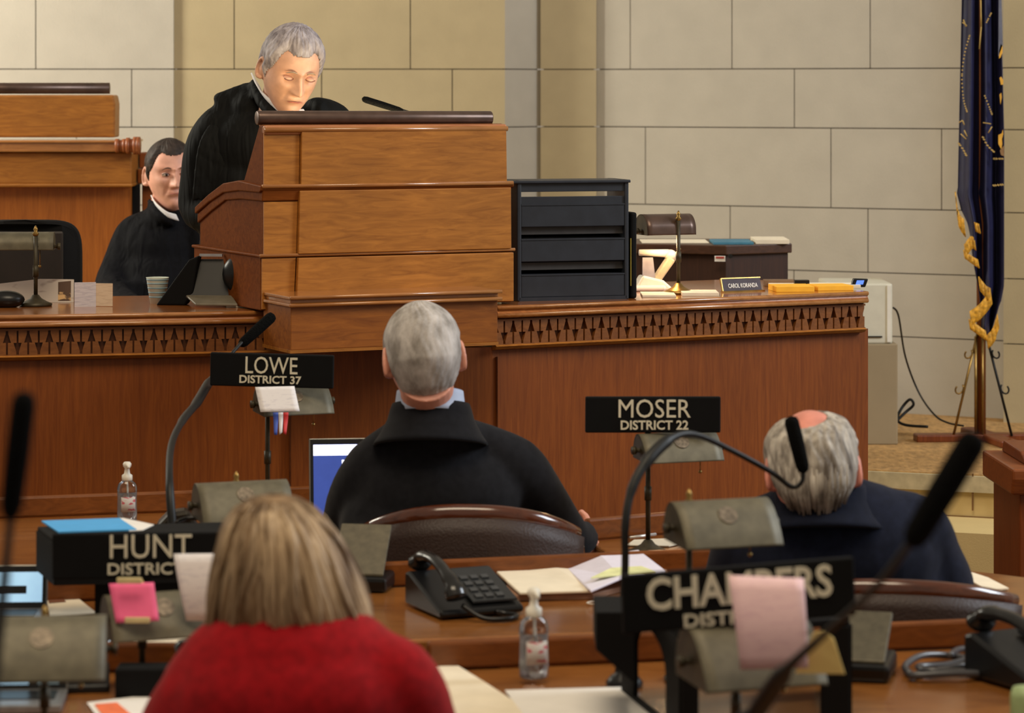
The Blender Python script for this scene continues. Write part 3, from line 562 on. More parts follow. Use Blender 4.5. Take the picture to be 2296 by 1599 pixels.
sheet('orange-tan folder at the left end of the DISTRICT 22 desk', [(1335, 1190), (1342, 1180), (1400, 1194), (1395, 1200)], .752, mat('tan_folder', rgb(206, 130, 84), .7), .003, name='paper_folder', cat='folder')
b = MB(); b.tube([G(1412, 1206, .757)-G(1440, 1204, .757), G(1470, 1198, .757)-G(1440, 1204, .757)], .0035, 10); o = b.build('pen', mat('pen_silver', rgb(210, 206, 200), .3, .6), None, True); o.location = G(1440, 1204, .757); tag(o, 'slim silver pen on the DISTRICT 22 desk beside the lamp pole', 'pen')
# blue folder on the tray near lower left sign
def riser(label, pts, ztop, D0, legs, name='desk_riser', tray=False):
    t = thing(name, label, 'stand', (sum(p.x for p in pts)/4, sum(p.y for p in pts)/4, .75), 0, 'black metal desk risers')
    b = MB(); b.slab([Vector((p.x, p.y, ztop-.012)) for p in pts], .012); b.build('top_shelf', M_blackm, t, world=True, bevel=.002)
    nl, nr, fr_, fl_ = pts
    def side(a, c, nm='side_frame'):
        d = (c-a); d.z = 0; L = d.length; d.normalize(); n = Vector((d.y, -d.x, 0)); h = ztop-.012-.75
        Mx = Matrix(((d.x, 0, n.x, a.x), (d.y, 0, n.y, a.y), (0, 1, 0, .75), (0, 0, 0, 1)))
        arch = [(L*.22, .018)]+[(L*(.5-.28*math.cos(k*PI/10)), h*.5+h*.38*math.sin(k*PI/10)) for k in range(11)]+[(L*.78, .018)]
        b = MB()
        outer = [(0, 0), (0, h), (L, h), (L, 0)]
        b.prism([(0, 0), (L*.22, 0), (L*.22, h*.5), (L*.22, h), (0, h)], -.004, .004, Mx)
        b.prism([(L*.78, 0), (L, 0), (L, h), (L*.78, h)], -.004, .004, Mx)
        b.prism([(L*.22, 0), (L*.78, 0), (L*.78, .016), (L*.22, .016)], -.004, .004, Mx)
        top = [(L*(.5-.28*math.cos(k*PI/10)), h*.55+h*.33*math.sin(k*PI/10)) for k in range(11)]
        b.prism([(L*.22, h)]+top+[(L*.78, h)], -.004, .004, Mx)
        b.build(nm, M_blackm, t, world=True)
    if tray:
        for a, c in ((nl, fl_), (nr, fr_), (nl, nr)):
            b = MB(); d = c-a; d.z = 0; L_ = d.length; q = (a+c)/2; b.box((q.x, q.y, ztop-.045), (L_, .005, .075), rz=math.atan2(d.y, d.x)); b.build('side_wall', M_blackm, t, world=True)
        q = (nl+nr+fl_+fr_)/4; b = MB(); b.box((q.x, q.y, (ztop+.75)/2-.02), (.16, .10, ztop-.75-.04)); b.build('support_block', M_blackm, t, world=True)
    else:
        side(nl, fl_); side(nr, fr_)
        for q, ww in ((nr, .046), (nl, .026), (fl_, .024)):
            b = MB(); b.box((q.x-(ww/2 if q is nr else -ww/2), q.y, (ztop+.75)/2-.006), (ww, .012, ztop-.75-.014), rz=R(10)); b.build('post', M_blackm, t, world=True, bevel=.002)
    b = MB(); h = ztop-.012-.75; d = (fr_-fl_); Lb = d.length; d.normalize(); q = (fl_+fr_)/2
    b.box((q.x, q.y-.004, ztop-.03), (Lb, .006, .036), rz=math.atan2(d.y, d.x)); b.build('back_lip', M_blackm, t, world=True)
    return t
def gp(px, D): v = W(px, 1000, D); v.z = 0; return v
riser('black riser shelf behind the lower left sign with blue folder on top', [gp(124, 5.33), gp(540, 5.38), gp(515, 5.56), gp(84, 5.50)], .930, 5.4, 4, tray=True)
sheet('bright blue folder on the black shelf behind the lower left sign', [(131, 1196), (93, 1171), (268, 1165), (306, 1190)], .9305, mat('sky_blue', rgb(74, 164, 226), .7, 0, .02), .003, name='paper_folder', cat='folder')
sheet('white sheet peeking out under the blue folder', [(290, 1192), (262, 1166), (275, 1163), (345, 1178), (320, 1190)], .9302, M_white, .0015)
riser('black riser with arched side frames under the largest sign', [gp(1528, 4.47), gp(1905, 4.58), gp(1845, 4.86), gp(1398, 4.83)], .925, 4.6, 4)
b = MB(); b.prism([(0, 0), (.062, 0), (.062, -.115), (.045, -.10), (.0, -.06)], -.15, .0, Matrix(((1,0,0,0),(0,0,1,0),(0,1,0,0),(0,0,0,1))))
o = b.build('desk_tray', M_blackm, bevel=.002); o.location = W(1330, 1303, 4.75); o.location.z = .93; tag(o, 'small black tray sticking out left of the largest sign riser', 'tray')
# ================================================================ sanitizer bottles
def bottle(label, loc, s):
    t = thing('sanitizer_bottle', label, 'bottle', loc, .3, 'clear pump sanitizer bottles'); t.scale = (s, s, s)
    b = MB(); b.lathe([(.024, 0), (.029, .003), (.030, .02), (.029, .07), (.030, .10), (.026, .113), (.016, .122), (.013, .125)], n=32, sy=.72); b.build('bottle_body', M_glass, t, True)
    b = MB(); b.lathe([(.022, .003), (.026, .006), (.027, .03), (.026, .07), (.026, .085)], n=32, sy=.70); b.build('gel', mat('gel_tint', rgb(214, 212, 214), .1, trans=.75), t, True)
    b = MB(); b.lathe([(.014, .122), (.016, .124), (.016, .138), (.009, .143), (.007, .158), (.012, .165), (.013, .172), (.009, .178)]); b.tube([(0, 0, .17), (-.0, -.022, .168), (0, -.028, .163)], [.006, .005, .004], 10); b.build('pump', M_whitep, t, True)
    b = MB(); b.tube([(0, 0, .12), (.002, 0, .02)], .0025, 8); b.build('dip_tube', M_whitep, t)
    b = MB(); a0 = -2.3
    b.grid(lambda u, v: Vector((.0312*math.cos(a0+u*1.5), .0312*.74*math.sin(a0+u*1.5), .03+.045*v)), 12, 3); b.build('label_sticker', ink('sanitizer_label', rgb(196, 190, 186), rgb(182, 84, 96), 40, 90, .55), t, True, solid=.0005)
    return t
bottle('clear sanitizer bottle with white pump on the front-row desk, far left', G(285, 1169, .75), .78)
bottle('clear sanitizer bottle with white pump on the near desk, centre', W(1197, 1531, 4.93)*1.0, .86).location.z = .7585
# ================================================================ laptops
def laptop(label, cl, cr, D0, D1, zt0, w_, dep, ztop, rz, screen_m, name='laptop', screen_extra=None, back=None):
    t = thing(name, label, 'laptop', cl, rz)
    b = MB(); b.box((w_/2, -dep/2, .008), (w_, dep, .014)); b.build('keyboard_base', mat('laptop_grey', rgb(140, 140, 142), .35, .6), t, bevel=.003)
    b = MB(); b.box((w_/2, -dep*.4, .0155), (w_*.84, dep*.5, .002)); b.build('keyboard', M_black, t)
    h = ztop; th = R(-14)
    Mx = Matrix.Translation((w_/2, 0, .012)) @ Matrix.Rotation(th, 4, 'X')
    b = MB(); b.prism([(-w_/2, 0), (w_/2, 0), (w_/2, h), (-w_/2, h)], -.003, .003, Mx @ MVp); o = b.build('lid', mat('laptop_lid', rgb(120, 118, 112), .35, .5), t, bevel=.002)
    b = MB(); b.prism([(-w_/2+.003, .003), (w_/2-.003, .003), (w_/2-.003, h-.003), (-w_/2+.003, h-.003)], .003, .0036, Mx @ MVp); b.build('bezel', M_black, t)
    b = MB(); b.prism([(-w_/2+.01, .014), (w_/2-.01, .014), (w_/2-.01, h-.014), (-w_/2+.01, h-.014)], .0036, .004, Mx @ MVp); b.build('screen', screen_m, t)
    for (x0, x1, y0, y1, m) in (screen_extra or []):
        b = MB(); b.prism([(x0-w_/2, y0), (x1-w_/2, y0), (x1-w_/2, y1), (x0-w_/2, y1)], .004, .0044, Mx @ MVp); b.build('screen_content', m, t)
    return t
MVp = Matrix(((1,0,0,0),(0,0,-1,0),(0,1,0,0),(0,0,0,1)))
S_blue = mat('screen_blue', rgb(40, 60, 130), .4, emit=rgb(70, 96, 190), es=.45)
S_white = mat('screen_white', rgb(220, 225, 240), .4, emit=rgb(235, 238, 255), es=1.6)
S_pale = mat('screen_pale_blue', rgb(150, 190, 215), .4, emit=rgb(165, 205, 235), es=.75)
w_ = .33; k = 6.6/F
laptop('open laptop with blue and white screen left of the grey-haired man', (W(694, 1140, 6.62).x, 6.62, .75), 0, 0, 0, 0, w_, .22, .20, R(6), S_blue,
       screen_extra=[(.010, w_-.02, .160, .185, S_white), (.075, .09, .135, .150, S_white), (.035, .045, .03, .04, S_white)])
laptop('laptop with pale blue screen at the left edge under the lower left sign level', (W(-130, 1385, 5.55).x, 5.55, .75), 0, 0, 0, 0, .20, .14, .085, R(3), S_pale, screen_extra=[(.02, .16, .03, .045, M_black)])
laptop('dark laptop with bright window on its screen, bottom left corner', (W(-120, 1560, 4.75).x, 4.80, .75), 0, 0, 0, 0, .19, .13, .05, R(4), mat('screen_dark', rgb(24, 26, 30), .4), screen_extra=[(.03, .125, .010, .043, S_pale), (.14, .175, .010, .043, mat('screen_dim', rgb(90, 110, 116), .4, emit=rgb(110, 130, 136), es=.4))])
# ================================================================ telephones
def phone(label, loc, rz, s=1.0):
    t = thing('desk_telephone', label, 'telephone', loc, rz, 'black desk telephones'); t.scale = (s, s, s)
    b = MB(); b.prism([(-.10, .004), (-.10, .018), (.08, .075), (.10, .07), (.10, .004)], -.095, .095, MS); b.build('phone_body', M_black, t, bevel=.006)
    b = MB(); b.prism([(-.085, .028), (-.085, .032), (.06, .077), (.06, .072)], -.015, .085, MS); b.build('keypad_panel', mat('phone_panel', rgb(34, 36, 38), .4), t)
    n = Vector((0, -.045, .145)).normalized()
    for j in range(4):
        for i in range(3):
            f = (j+.5)/5.2; p = Vector((.005+i*.024, -.08+.14*f, .034+.0435*f)); b = MB(); b.box(p, (.016, .015, .006), rx=R(17)); b.build('key', mat('phone_key', rgb(60, 62, 64), .4), t)
    b = MB(); b.tube(smoothpath([(-.06, -.105, .045), (-.062, -.08, .075), (-.062, 0, .105), (-.062, .075, .105), (-.06, .10, .085)], 5), [.024]*4+[.017]*3+[.014]*7+[.018]*4+[.026]*3, 14, ry=.75); b.build('handset', mat('handset_black', rgb(24, 23, 22), .22), t, True)
    b = MB(); b.tube(smoothpath([(-.05, -.11, .03), (-.02, -.15, .008), (.03, -.165, .006), (.06, -.14, .006), (.05, -.11, .006), (.03, -.10, .01)], 6), .0055, 8); b.build('cord', M_black, t, True)
    return t
phone('black desk telephone with handset in the middle of the second-row desk', (W(1040, 1320, 5.62).x, 5.62, .751), R(24), .92)
phone('glossy black telephone at the right edge in front of the right chair', (W(2345, 1430, 4.95).x, 4.93, .751), R(28), 1.05)
# third black phone-like case behind the near-left microphone base
b = MB(); t = thing('speaker_box', 'dark rounded box under the microphone left of the lamp behind the woman', 'speaker', (W(400, 1170, 6.15).x, 6.15, .75), R(8))
b.prism([(-.045, 0), (-.045, .09), (-.02, .115), (.02, .12), (.045, .08), (.05, 0)], -.03, .03, MVp); b.build('case', mat('dark_olive_case', rgb(36, 30, 20), .4, .3, .3, 60), t, bevel=.008)
b = MB(); b.tube([(.012, -.03, .06), (.012, -.034, .06)], .012, 14); b.build('dial', M_brass, t)
# white eraser-like object beside hunt's lamp and cable
b = MB(); b.ball((0, 0, 0), (.026, .03, .012)); o = b.build('computer_mouse', M_whitep, None, True); o.location = W(502, 1176, 5.62); o.location.z = .762; tag(o, 'small white mouse left of the crown of the woman', 'mouse')
b = MB(); b.tube(smoothpath([W(395, 1172, 5.68), W(420, 1163, 5.7), W(450, 1162, 5.7), W(480, 1166, 5.68), W(520, 1170, 5.66)], 6), .005, 8); o = b.build('cable', M_black, None, True, world=False); tag(o, 'black cable beside the white mouse behind the lower left sign shelf', 'cable')
# sloped consoles
def console(label, loc, rz, w_=.12, h=.10, dep=.12):
    t = thing('voting_console', label, 'console', loc, rz, 'sloped olive consoles')
    b = MB(); b.prism([(-dep/2-.01, 0), (-dep/2-.015, .03), (dep/2, .035), (dep/2, 0)], -w_/2, w_/2+.008, MS); b.build('base', M_black, t, bevel=.008)
    b = MB(); b.prism([(-dep/2, .03), (-dep/2, .036), (dep/2, h), (dep/2, h-.01)], -w_/2, w_/2, MS); b.build('sloped_panel', mat('olive_panel', rgb(84, 78, 62), .5, .3, .1, 60), t, bevel=.003); return t
console('sloped olive console with black base right of the head of the woman', (W(812, 1280, 5.86).x, 5.86, .751), R(-10), .105, .125, .08)
console('sloped olive console with black lip right of the largest sign', (W(1915, 1400, 5.0).x, 5.0, .751), R(-14), .12, .10, .12)
sheet('dark flat strip lying below the sloped console, right of the woman', [(800, 1310), (806, 1302), (884, 1304), (880, 1312)], .752, M_black, .006, name='dark_flat_slab', cat='remote')  # plain flat black slab
sheet('dark flat remote right of the largest sign riser on the near desk', [(1900, 1478), (1912, 1468), (1972, 1470), (1968, 1478)], .752, M_black, .006, name='dark_flat_slab', cat='remote')
# coloured buttons device
t = thing('button_box', 'black box with green, red and teal round buttons, lower left', 'button box', G(192, 1546, .75), R(8))
b = MB(); b.prism([(-.035, 0), (-.035, .012), (.035, .04), (.035, 0)], -.038, .04, MS); b.build('case', M_black, t, bevel=.004)
for nm, x, y, zz, c in (('green', -.022, .008, .033, rgb(30, 150, 90)), ('red', .016, .012, .035, rgb(190, 40, 46)), ('teal', .002, -.014, .025, rgb(20, 120, 150))):
    b = MB(); b.lathe([(.010, 0), (.010, .005), (.007, .008)], (x, y, zz-.006)); b.build('button', mat('btn_'+nm, c, .3), t, True)['label'] = nm+' round button'
# small items left
t = thing('drinking_glass', 'small glass tumbler between the left lamp and the pink note', 'glass', G(262, 1480, .75)); b = MB(); b.lathe([(.018, 0), (.02, .002), (.022, .045), (.021, .045), (.018, .006)]); b.build('tumbler', M_glass, t, True)
t = thing('ink_stamp', 'white-capped stamp on a wood block beside the left lamp', 'stamp', G(268, 1478, .75)+Vector((-.02, -.07, 0))); b = MB(); b.box((0, 0, .01), (.05, .035, .02)); b.build('wood_block', M_wl, t, bevel=.003)
b = MB(); b.lathe([(.016, .02), (.02, .026), (.012, .034)]); b.build('cap', M_whitep, t, True)
t = thing('cup', 'grey and black cup below the white sheet by the lower left sign', 'cup', W(425, 1430, 4.95)); t.location.z = .75; b = MB(); b.lathe([(.02, 0), (.024, .03), (.026, .06), (.02, .068), (.012, .07)]); b.build('cup_body', mat('cup_dark', rgb(50, 56, 54), .2, .2, .3, 60), t, True)
b = MB(); b.box((0, 0, .025), (.10, .06, .05)); o = b.build('black_box', M_blackm, bevel=.004); o.location = G(330, 1560, .75); o.name = 'storage_box'; tag(o, 'flat black box below the lower left sign lamp, beside the red sweater', 'box')
# cable bundle right
b = MB(); c0 = G(2150, 1495, .756)
pp = [G(x, y, .758)-c0 for x, y in ((2040, 1512), (2030, 1498), (2070, 1480), (2140, 1472), (2190, 1490), (2150, 1505), (2060, 1512), (2050, 1520), (2160, 1520), (2250, 1512), (2270, 1500), (2200, 1486), (2120, 1492), (2060, 1500), (2090, 1515), (2200, 1505), (2262, 1490), (2240, 1470), (2190, 1455), (2150, 1462), (2130, 1480))]
for i, p in enumerate(pp): p.z += .004*(i % 3)
b.tube(smoothpath(pp, 6), .0062, 8); o = b.build('cable_bundle', mat('grey_cable', rgb(70, 70, 74), .3, 0, .1), None, True); o.location = c0; tag(o, 'coiled grey and black cable on the near desk at right', 'cable')
t = thing('soda_can', 'pale green and red can cut off by the lower right edge', 'can', (W(2304, 1540, 4.35).x, 4.35, .75)); 
b = MB(); b.lathe([(.022, 0), (.026, .006), (.026, .10), (.022, .112)]); b.build('can_body', mat('can_green', rgb(150, 170, 120), .5), t, True)
b = MB(); b.lathe([(.0265, .035), (.0265, .06)]); b.build('can_band', mat('can_red', rgb(130, 40, 40), .5), t, True)
b = MB(); o = thing('eyeglasses', 'thin wire eyeglasses lying left of the largest sign riser', 'glasses', G(1350, 1352, .756))
b.tube(smoothpath([(-.03, 0, 0), (-.02, .015, 0), (0, .016, 0), (.012, 0, 0), (0, -.014, 0), (-.02, -.014, 0), (-.03, 0, 0)], 5), .0012, 6); b.tube([(.012, 0, 0), (.045, .004, .002)], .0012, 6); b.build('wire_frame', M_whitep, o, True)
# ================================================================ things on the rostrum desk, left
b = MB(); b.ball((0, 0, 0), (.05, .035, .024)); o = b.build('computer_mouse', M_black, None, True); o.location = (W(10, 690, 7.6).x, 7.62, TZ+.02); tag(o, 'glossy black mouse at the left end of the rostrum desk', 'mouse')
t = thing('open_magazine', 'open magazine with a face photo propped at left on the rostrum', 'magazine', (W(60, 690, 7.75).x, 7.78, TZ), R(6))
b = MB(); b.prism([(-.14, 0), (.12, 0), (.12, .062), (.03, .064), (-.14, .045)], -.001, .001, Matrix.Rotation(R(-12), 4, 'X') @ MVp); b.build('cover_page', ink('magazine_cover', rgb(206, 196, 186), rgb(146, 128, 122), 9, 22, .56), t)
b = MB(); b.prism([(.078, .004), (.112, .004), (.112, .058), (.078, .055)], -.0005, .0014, Matrix.Rotation(R(-12), 4, 'X') @ MVp); b.build('face_photo', ink('photo_face', rgb(92, 70, 56), rgb(222, 182, 128), 26, 40, .52), t)
t = thing('booklet', 'thin white booklet with printed panel standing on the rostrum beside the magazine', 'booklet', (W(205, 698, 7.6).x, 7.64, TZ), R(4))
b = MB(); b.box((-.022, 0, .032), (.056, .003, .064), rz=R(8)); b.build('printed_panel', ink('booklet_print', rgb(214, 210, 220), rgb(196, 192, 206), 30, 300, .5), t)
b = MB(); b.box((.028, .0, .031), (.046, .003, .060), rz=R(-14)); b.build('cream_panel', ink('booklet_cream', rgb(222, 200, 174), rgb(212, 188, 162), 30, 300, .5), t)
t = thing('paper_cup', 'paper cup with pale blue rings on the rostrum beside the seated judge', 'cup', (W(346, 685, 7.68).x, 7.75, TZ)); 
b = MB(); b.lathe([(.020, 0), (.030, .068), (.031, .070), (.029, .070), (.019, .003)]); b.build('cup_body', mat('cup_white', rgb(206, 216, 206), .6, 0, .02), t, True)
for zz in (.018, .03, .042, .054, .064):
    r_ = .020+.010*zz/.068+.0004; b = MB(); b.lathe([(r_, zz-.0015), (r_+.0003, zz+.0015)]); b.build('ring_stripe', mat('cup_blue', rgb(126, 160, 176), .6), t, True)
t = thing('hinged_console', 'black hinged console with a pale top edge in front of the lectern side', 'console', (W(460, 690, 7.62).x, 7.66, TZ), R(-6)); t.scale = (1.12, 1.12, 1.12)
b = MB(); b.prism([(-.055, .02), (.10, .012), (.055, .112), (.03, .118), (-.025, .118)], -.02, .0, Matrix.Rotation(R(-22), 4, 'X') @ MVp); b.build('back_panel', mat('console_grey', rgb(34, 32, 28), .5), t, bevel=.004)
b = MB(); b.prism([(-.125, .0), (-.055, .0), (-.035, .03), (-.022, .118), (-.045, .108)], -.05, -.01, MVp @ Matrix.Translation((0, 0, -.0))); b.build('left_flap', M_blackm, t, bevel=.004)
b = MB(); b.box((.003, .035, .118), (.055, .01, .006), rz=0); b.build('top_edge', mat('silver_edge', rgb(160, 160, 164), .4, .5), t)
b = MB(); b.slab([(-.05, -.0, .02), (-.015, -.055, .004), (.085, -.055, .004), (.06, .0, .02)], .006); b.build('front_panel', mat('console_front', rgb(112, 104, 88), .5, .2), t, bevel=.002)
b = MB(); b.ball((.075, .01, .075), (.04, .03, .045)); b.build('knob_housing', M_black, t, True)
b = MB(); b.box((0, 0, .003), (.08, .04, .006)); o = b.build('notepad', M_cream, bevel=.001); o.location = (W(538, 690, 7.6).x, 7.63, TZ); o.rotation_euler = (0, 0, R(10)); tag(o, 'small cream notepad right of the black hinged console', 'notepad')
# ================================================================ things on the rostrum desk, right
c = G(1160, 676, TZ)
t = thing('file_sorter', 'tall black tiered file sorter between the lectern and the lit lamp', 'file sorter', (c.x, c.y+.02, TZ), R(16))
k = 7.85/F; SW = .305; SH = .326
M_sort = mat('sorter_black', rgb(34, 38, 46), .45, 0, .08)
for x in (0, SW):
    b = MB(); b.box((x, .06, SH/2), (.012, .16, SH)); b.build('side_wall', M_sort, t, bevel=.003)
b = MB(); b.box((SW/2-.02, .05, SH-.004), (SW+.06, .15, .008)); b.build('top_board', M_sort, t, bevel=.002)
b = MB(); b.box((SW/2, .06, .005), (SW, .16, .010)); b.build('bottom_board', M_sort, t)
b = MB(); b.box((SW/2, -.012, SH-.016), (SW, .006, .030)); b.box((SW/2, -.012, SH-.082), (SW, .006, .076)); b.build('top_lip', M_sort, t, bevel=.001)
for z0 in (.010, .106, .200):
    b = MB(); b.prism([(-.018, z0), (-.018, z0+.058), (-.012, z0+.062), (-.012, z0)], .006, SW-.006, MS); b.build('tray_front', M_sort, t, bevel=.002)
    b = MB(); b.box((SW/2, .05, z0+.060), (SW-.012, .14, .004)); b.build('tray_shelf', M_sort, t)
    if z0 > .15: continue
    b = MB(); b.box((SW/2, .0, z0+.083), (SW-.012, .004, .020)); b.build('tray_divider', mat('sorter_mid', rgb(54, 52, 52), .5), t)
b = MB(); b.box((SW/2, .125, .125), (SW-.012, .004, .24)); b.build('back_panel', M_blackm, t)
b = MB(); b.box((SW+.026, .07, .118), (.018, .15, .236)); b.build('side_binder', M_blackm, t, bevel=.006)
b = MB(); b.box((SW+.0165, -.004, .10), (.002, .006, .13)); b.build('yellow_tab', mat('tab_yellow', rgb(150, 130, 40), .6), t)
t = thing('tape_dispenser', 'white angled desk device glowing under the lit lamp', 'desk device', G(1482, 660, TZ)+Vector((0, .16, 0)), R(10))
b = MB(); b.box((-.04, 0, .008), (.11, .08, .016)); b.prism([(-.075, 0), (.045, 0), (.01, .03), (-.05, .045)], -.03, .03, MVp); b.build('base', M_whitep, t, bevel=.006)
b = MB(); b.prism([(-.018, .03), (.004, .025), (.048, .085), (.028, .098)], -.018, .018, MVp); b.build('arm', mat('cream_plastic', rgb(196, 180, 150), .4), t, bevel=.005)
b = MB(); b.tube([(-.055, 0, .108), (.03, 0, .105)], [.009, .012], 14); b.ball((.036, 0, .10), (.018, .018, .016)); b.ball((.05, 0, .092), .008); b.build('head', M_whitep, t, True)
b = MB(); b.prism([(-.05, .03), (-.012, .03), (-.02, .095), (-.05, .095)], .018, .022, MVp); b.build('screen_panel', mat('grey_panel', rgb(150, 148, 156), .5), t)
c = G(1610, 648, TZ); t = thing('wooden_cabinet', 'dark wooden box cabinet by the wall behind the nameplate', 'cabinet', (W(1600, 600, 9.3).x, 9.3, .55), R(0))
x0, x1, xm = W(1425, 0, 9.3).x, W(1779, 0, 9.3).x, W(1625, 0, 9.3).x; ox = t.location.x
zt = W(0, 548, 9.3).z-.55
b = MB(); b.prism([(x0-ox, .35), (x0-ox, -.0+.06), (xm-ox, -.05), (x1-ox-.012, .06), (x1-ox-.012, .35)], 0, zt-.03); b.build('cabinet_body', M_cab := wood('cabinet_dark', rgb(42, 24, 16), rgb(66, 38, 24), 'z', rough=.5), t)
b = MB(); b.prism([(x0-ox-.01, .36), (x0-ox-.01, .04), (xm-ox, -.07), (x1-ox, .05), (x1-ox, .36)], zt-.03, zt); b.build('cabinet_top', wood('cabinet_top', rgb(54, 34, 24), rgb(84, 54, 38), 'x'), t, bevel=.003)
b = MB(); q = W(1614, 580, 9.22); b.box((q.x-ox, q.y-9.3-.005, q.z-.55), (.034, .004, .018), rz=R(-10)); b.build('warning_sticker', M_white, t)
b = MB(); b.box((q.x-ox, q.y-9.3-.0075, q.z-.55+.004), (.026, .003, .006), rz=R(-10)); b.build('sticker_print', mat('sticker_red', rgb(170, 60, 50), .6), t)
b = MB(); q = W(1637, 574, 9.2); b.tube([(q.x-ox, q.y-9.3, q.z-.55), (q.x-ox, q.y-9.3-.012, q.z-.55)], .007, 12); b.build('lock', M_iron, t)
def flat(label, x0, x1, D, z, m, dx=0, t_=.004, dep=.2, name='paper_stack', cat='papers', rz=0):
    a = W(x0, 500, D).x; c = W(x1, 500, D).x; b = MB(); b.box((0, 0, t_/2), ((c-a), dep, t_)); o = b.build(name, m, bevel=min(.001, t_/4)); o.location = ((a+c)/2, D+dep/2, z); o.rotation_euler = (0, 0, rz); tag(o, label, cat); return o
zc = .55+zt
flat('blue folder lying on the dark wooden cabinet', 1600, 1690, 9.28, zc, mat('teal_folder', rgb(60, 120, 146), .6), name='paper_folder', cat='folder', t_=.008)
flat('loose white papers on the dark wooden cabinet, right of the blue folder', 1694, 1770, 9.32, zc, M_cream, t_=.014)
flat('flat white sheet on the dark wooden cabinet behind the lit lamp', 1440, 1590, 9.36, zc, M_cream, t_=.003)
flat('low brown box on the rostrum behind the nameplate', 1714, 1782, 8.42, TZ, mat('brown_box', rgb(120, 92, 66), .7), t_=.018, dep=.05, name='box', cat='box')
flat('white notepaper on the rostrum behind the yellow pads', 1728, 1930, 8.34, TZ, M_cream, t_=.010, dep=.10)
flat('small black stapler behind the yellow pads', 1782, 1815, 8.36, TZ+.010, M_black, t_=.012, dep=.03, name='stapler', cat='stapler')
flat('left yellow pad on the right end of the rostrum', 1735, 1822, 8.18, TZ, mat('yellow_pad', rgb(246, 182, 44), .7, 0, .03), t_=.016, dep=.12, name='legal_pad', cat='notepad', rz=R(6))
flat('right yellow pad on the right end of the rostrum', 1824, 1908, 8.24, TZ, mat('yellow_pad', rgb(246, 182, 44), .7, 0, .03), t_=.014, dep=.10, name='legal_pad', cat='notepad', rz=R(12))
flat('warm lit papers on the rostrum between lamp and nameplate', 1530, 1612, 8.02, TZ, M_cream, t_=.010, dep=.12)
flat('white pages under the angled desk device beside the file sorter', 1440, 1516, 7.98, TZ, M_cream, t_=.006, dep=.14)
t = thing('digital_timer', 'small black digital timer with blue display on the rostrum corner', 'timer', (W(1926, 637, 8.36).x, 8.36, TZ+.002), R(10))
b = MB(); b.prism([(-.026, .0), (.018, .0), (.027, .024), (-.018, .026)], -.006, .006, MVp); b.build('case', M_black, t, bevel=.003)
b = MB(); b.prism([(-.012, .008), (.010, .008), (.014, .020), (-.008, .020)], .006, .0066, MVp); b.build('display', mat('blue_display', rgb(90, 130, 230), .4, emit=rgb(90, 130, 235), es=.8), t)
# white box on stone block, cables
q0 = W(1935, 700, 9.85); q1 = W(2001, 700, 9.85)
t = thing('printer', 'boxy white machine on a stone block behind the rostrum end', 'printer', ((q0.x+q1.x)/2-.06, 10.0, W(0, 771, 9.85).z), 0)
w_ = q1.x-q0.x+.12; h_ = W(0, 636, 9.85).z-W(0, 771, 9.85).z
b = MB(); b.box((0, 0, h_/2), (w_, .3, h_)); b.build('housing', mat('off_white_plastic', rgb(206, 202, 184), .5, 0, .02), t, bevel=.006)
b = MB(); b.box((w_/2-.012, -.152, h_/2), (.012, .006, h_*.94)); b.build('corner_trim', M_whitep, t)
b = MB(); b.box((-.01, -.153, h_*.12), (w_-.05, .006, .004)); b.build('paper_slot', M_iron, t)
o = MB(); zb_ = t.location.z; o.box((0, 0, (zb_-.553)/2), (w_+.03, .32, zb_-.553)); o = o.build('stone_block', stone_mat('block_stone', rgb(150, 134, 106)), bevel=.004); o.location = (t.location.x+.002, 10.0, .553); tag(o, 'squared stone block carrying the white machine', 'block')
b = MB(); b.tube(smoothpath([W(2003, 690, 9.95), W(2015, 710, 10.0), W(2030, 800, 10.2), W(2060, 880, 10.25), W(2095, 930, 10.1), W(2125, 948, 10.0), W(2160, 955, 9.9)], 8), .0035, 8); o = b.build('power_cable', M_iron, None, True); tag(o, 'thin black cable running down the wall to the flag base', 'cable')
b = MB(); b.tube(smoothpath([W(2004, 950, 10.0), W(2030, 925, 10.05), W(2048, 908, 10.05), W(2040, 896, 10.05), W(2022, 915, 10.05), W(2012, 940, 10.0), W(2030, 953, 9.95), W(2080, 957, 9.9)], 8), .005, 8); o = b.build('power_cable', M_iron, None, True); tag(o, 'looped black cable on the platform beside the stone block', 'cable')
# ================================================================ flag and stand
FD = 9.95
fs = thing('flag_stand', 'wooden flag pole on a cross base with scrolled iron braces', 'stand', (W(2200, 960, FD).x, FD, .553))
zb = W(0, 958, FD).z
b = MB(); b.tube([(0, 0, .01), (0, 0, 2.3)], .016, 16); b.build('pole', wood('pole_wood', rgb(96, 50, 22), rgb(150, 88, 40), 'z'), fs, True)
b = MB(); b.box((-.0, .0, .012), (.46, .07, .026), rz=R(4)); b.box((.03, 0, .012), (.07, .42, .024), rz=R(10)); b.build('cross_base', M_wr, fs, bevel=.005)
b = MB(); b.tube([(-.022, -.02, .02), (-.022, -.02, .36)], .005, 8); b.tube([(-.0, -.03, .02), (0, -.03, .36)], .004, 8)
b.build('brass_rod', M_brass, fs, True)
for sx, nm in ((-1, 'brace'), (1, 'brace')):
    b = MB(); b.tube([(sx*.012, -.01, .38), (sx*.10, -.03, .02)], .0045, 8)
    for (zz, s_) in ((.30, .02), (.18, .022)):
        xx = sx*(.012+(.38-zz)/.36*.088); c_ = Vector((xx+sx*s_*1.0, -.02, zz))
        b.tube([c_+Vector((sx*s_*(1-.05*k)*math.cos(k*.55+2.4)*(1-.06*k), 0, s_*(1-.06*k)*math.sin(k*.55+2.4))) for k in range(10)], .003, 6)
    b.build(nm, M_iron if sx > 0 else M_brass, fs, True)
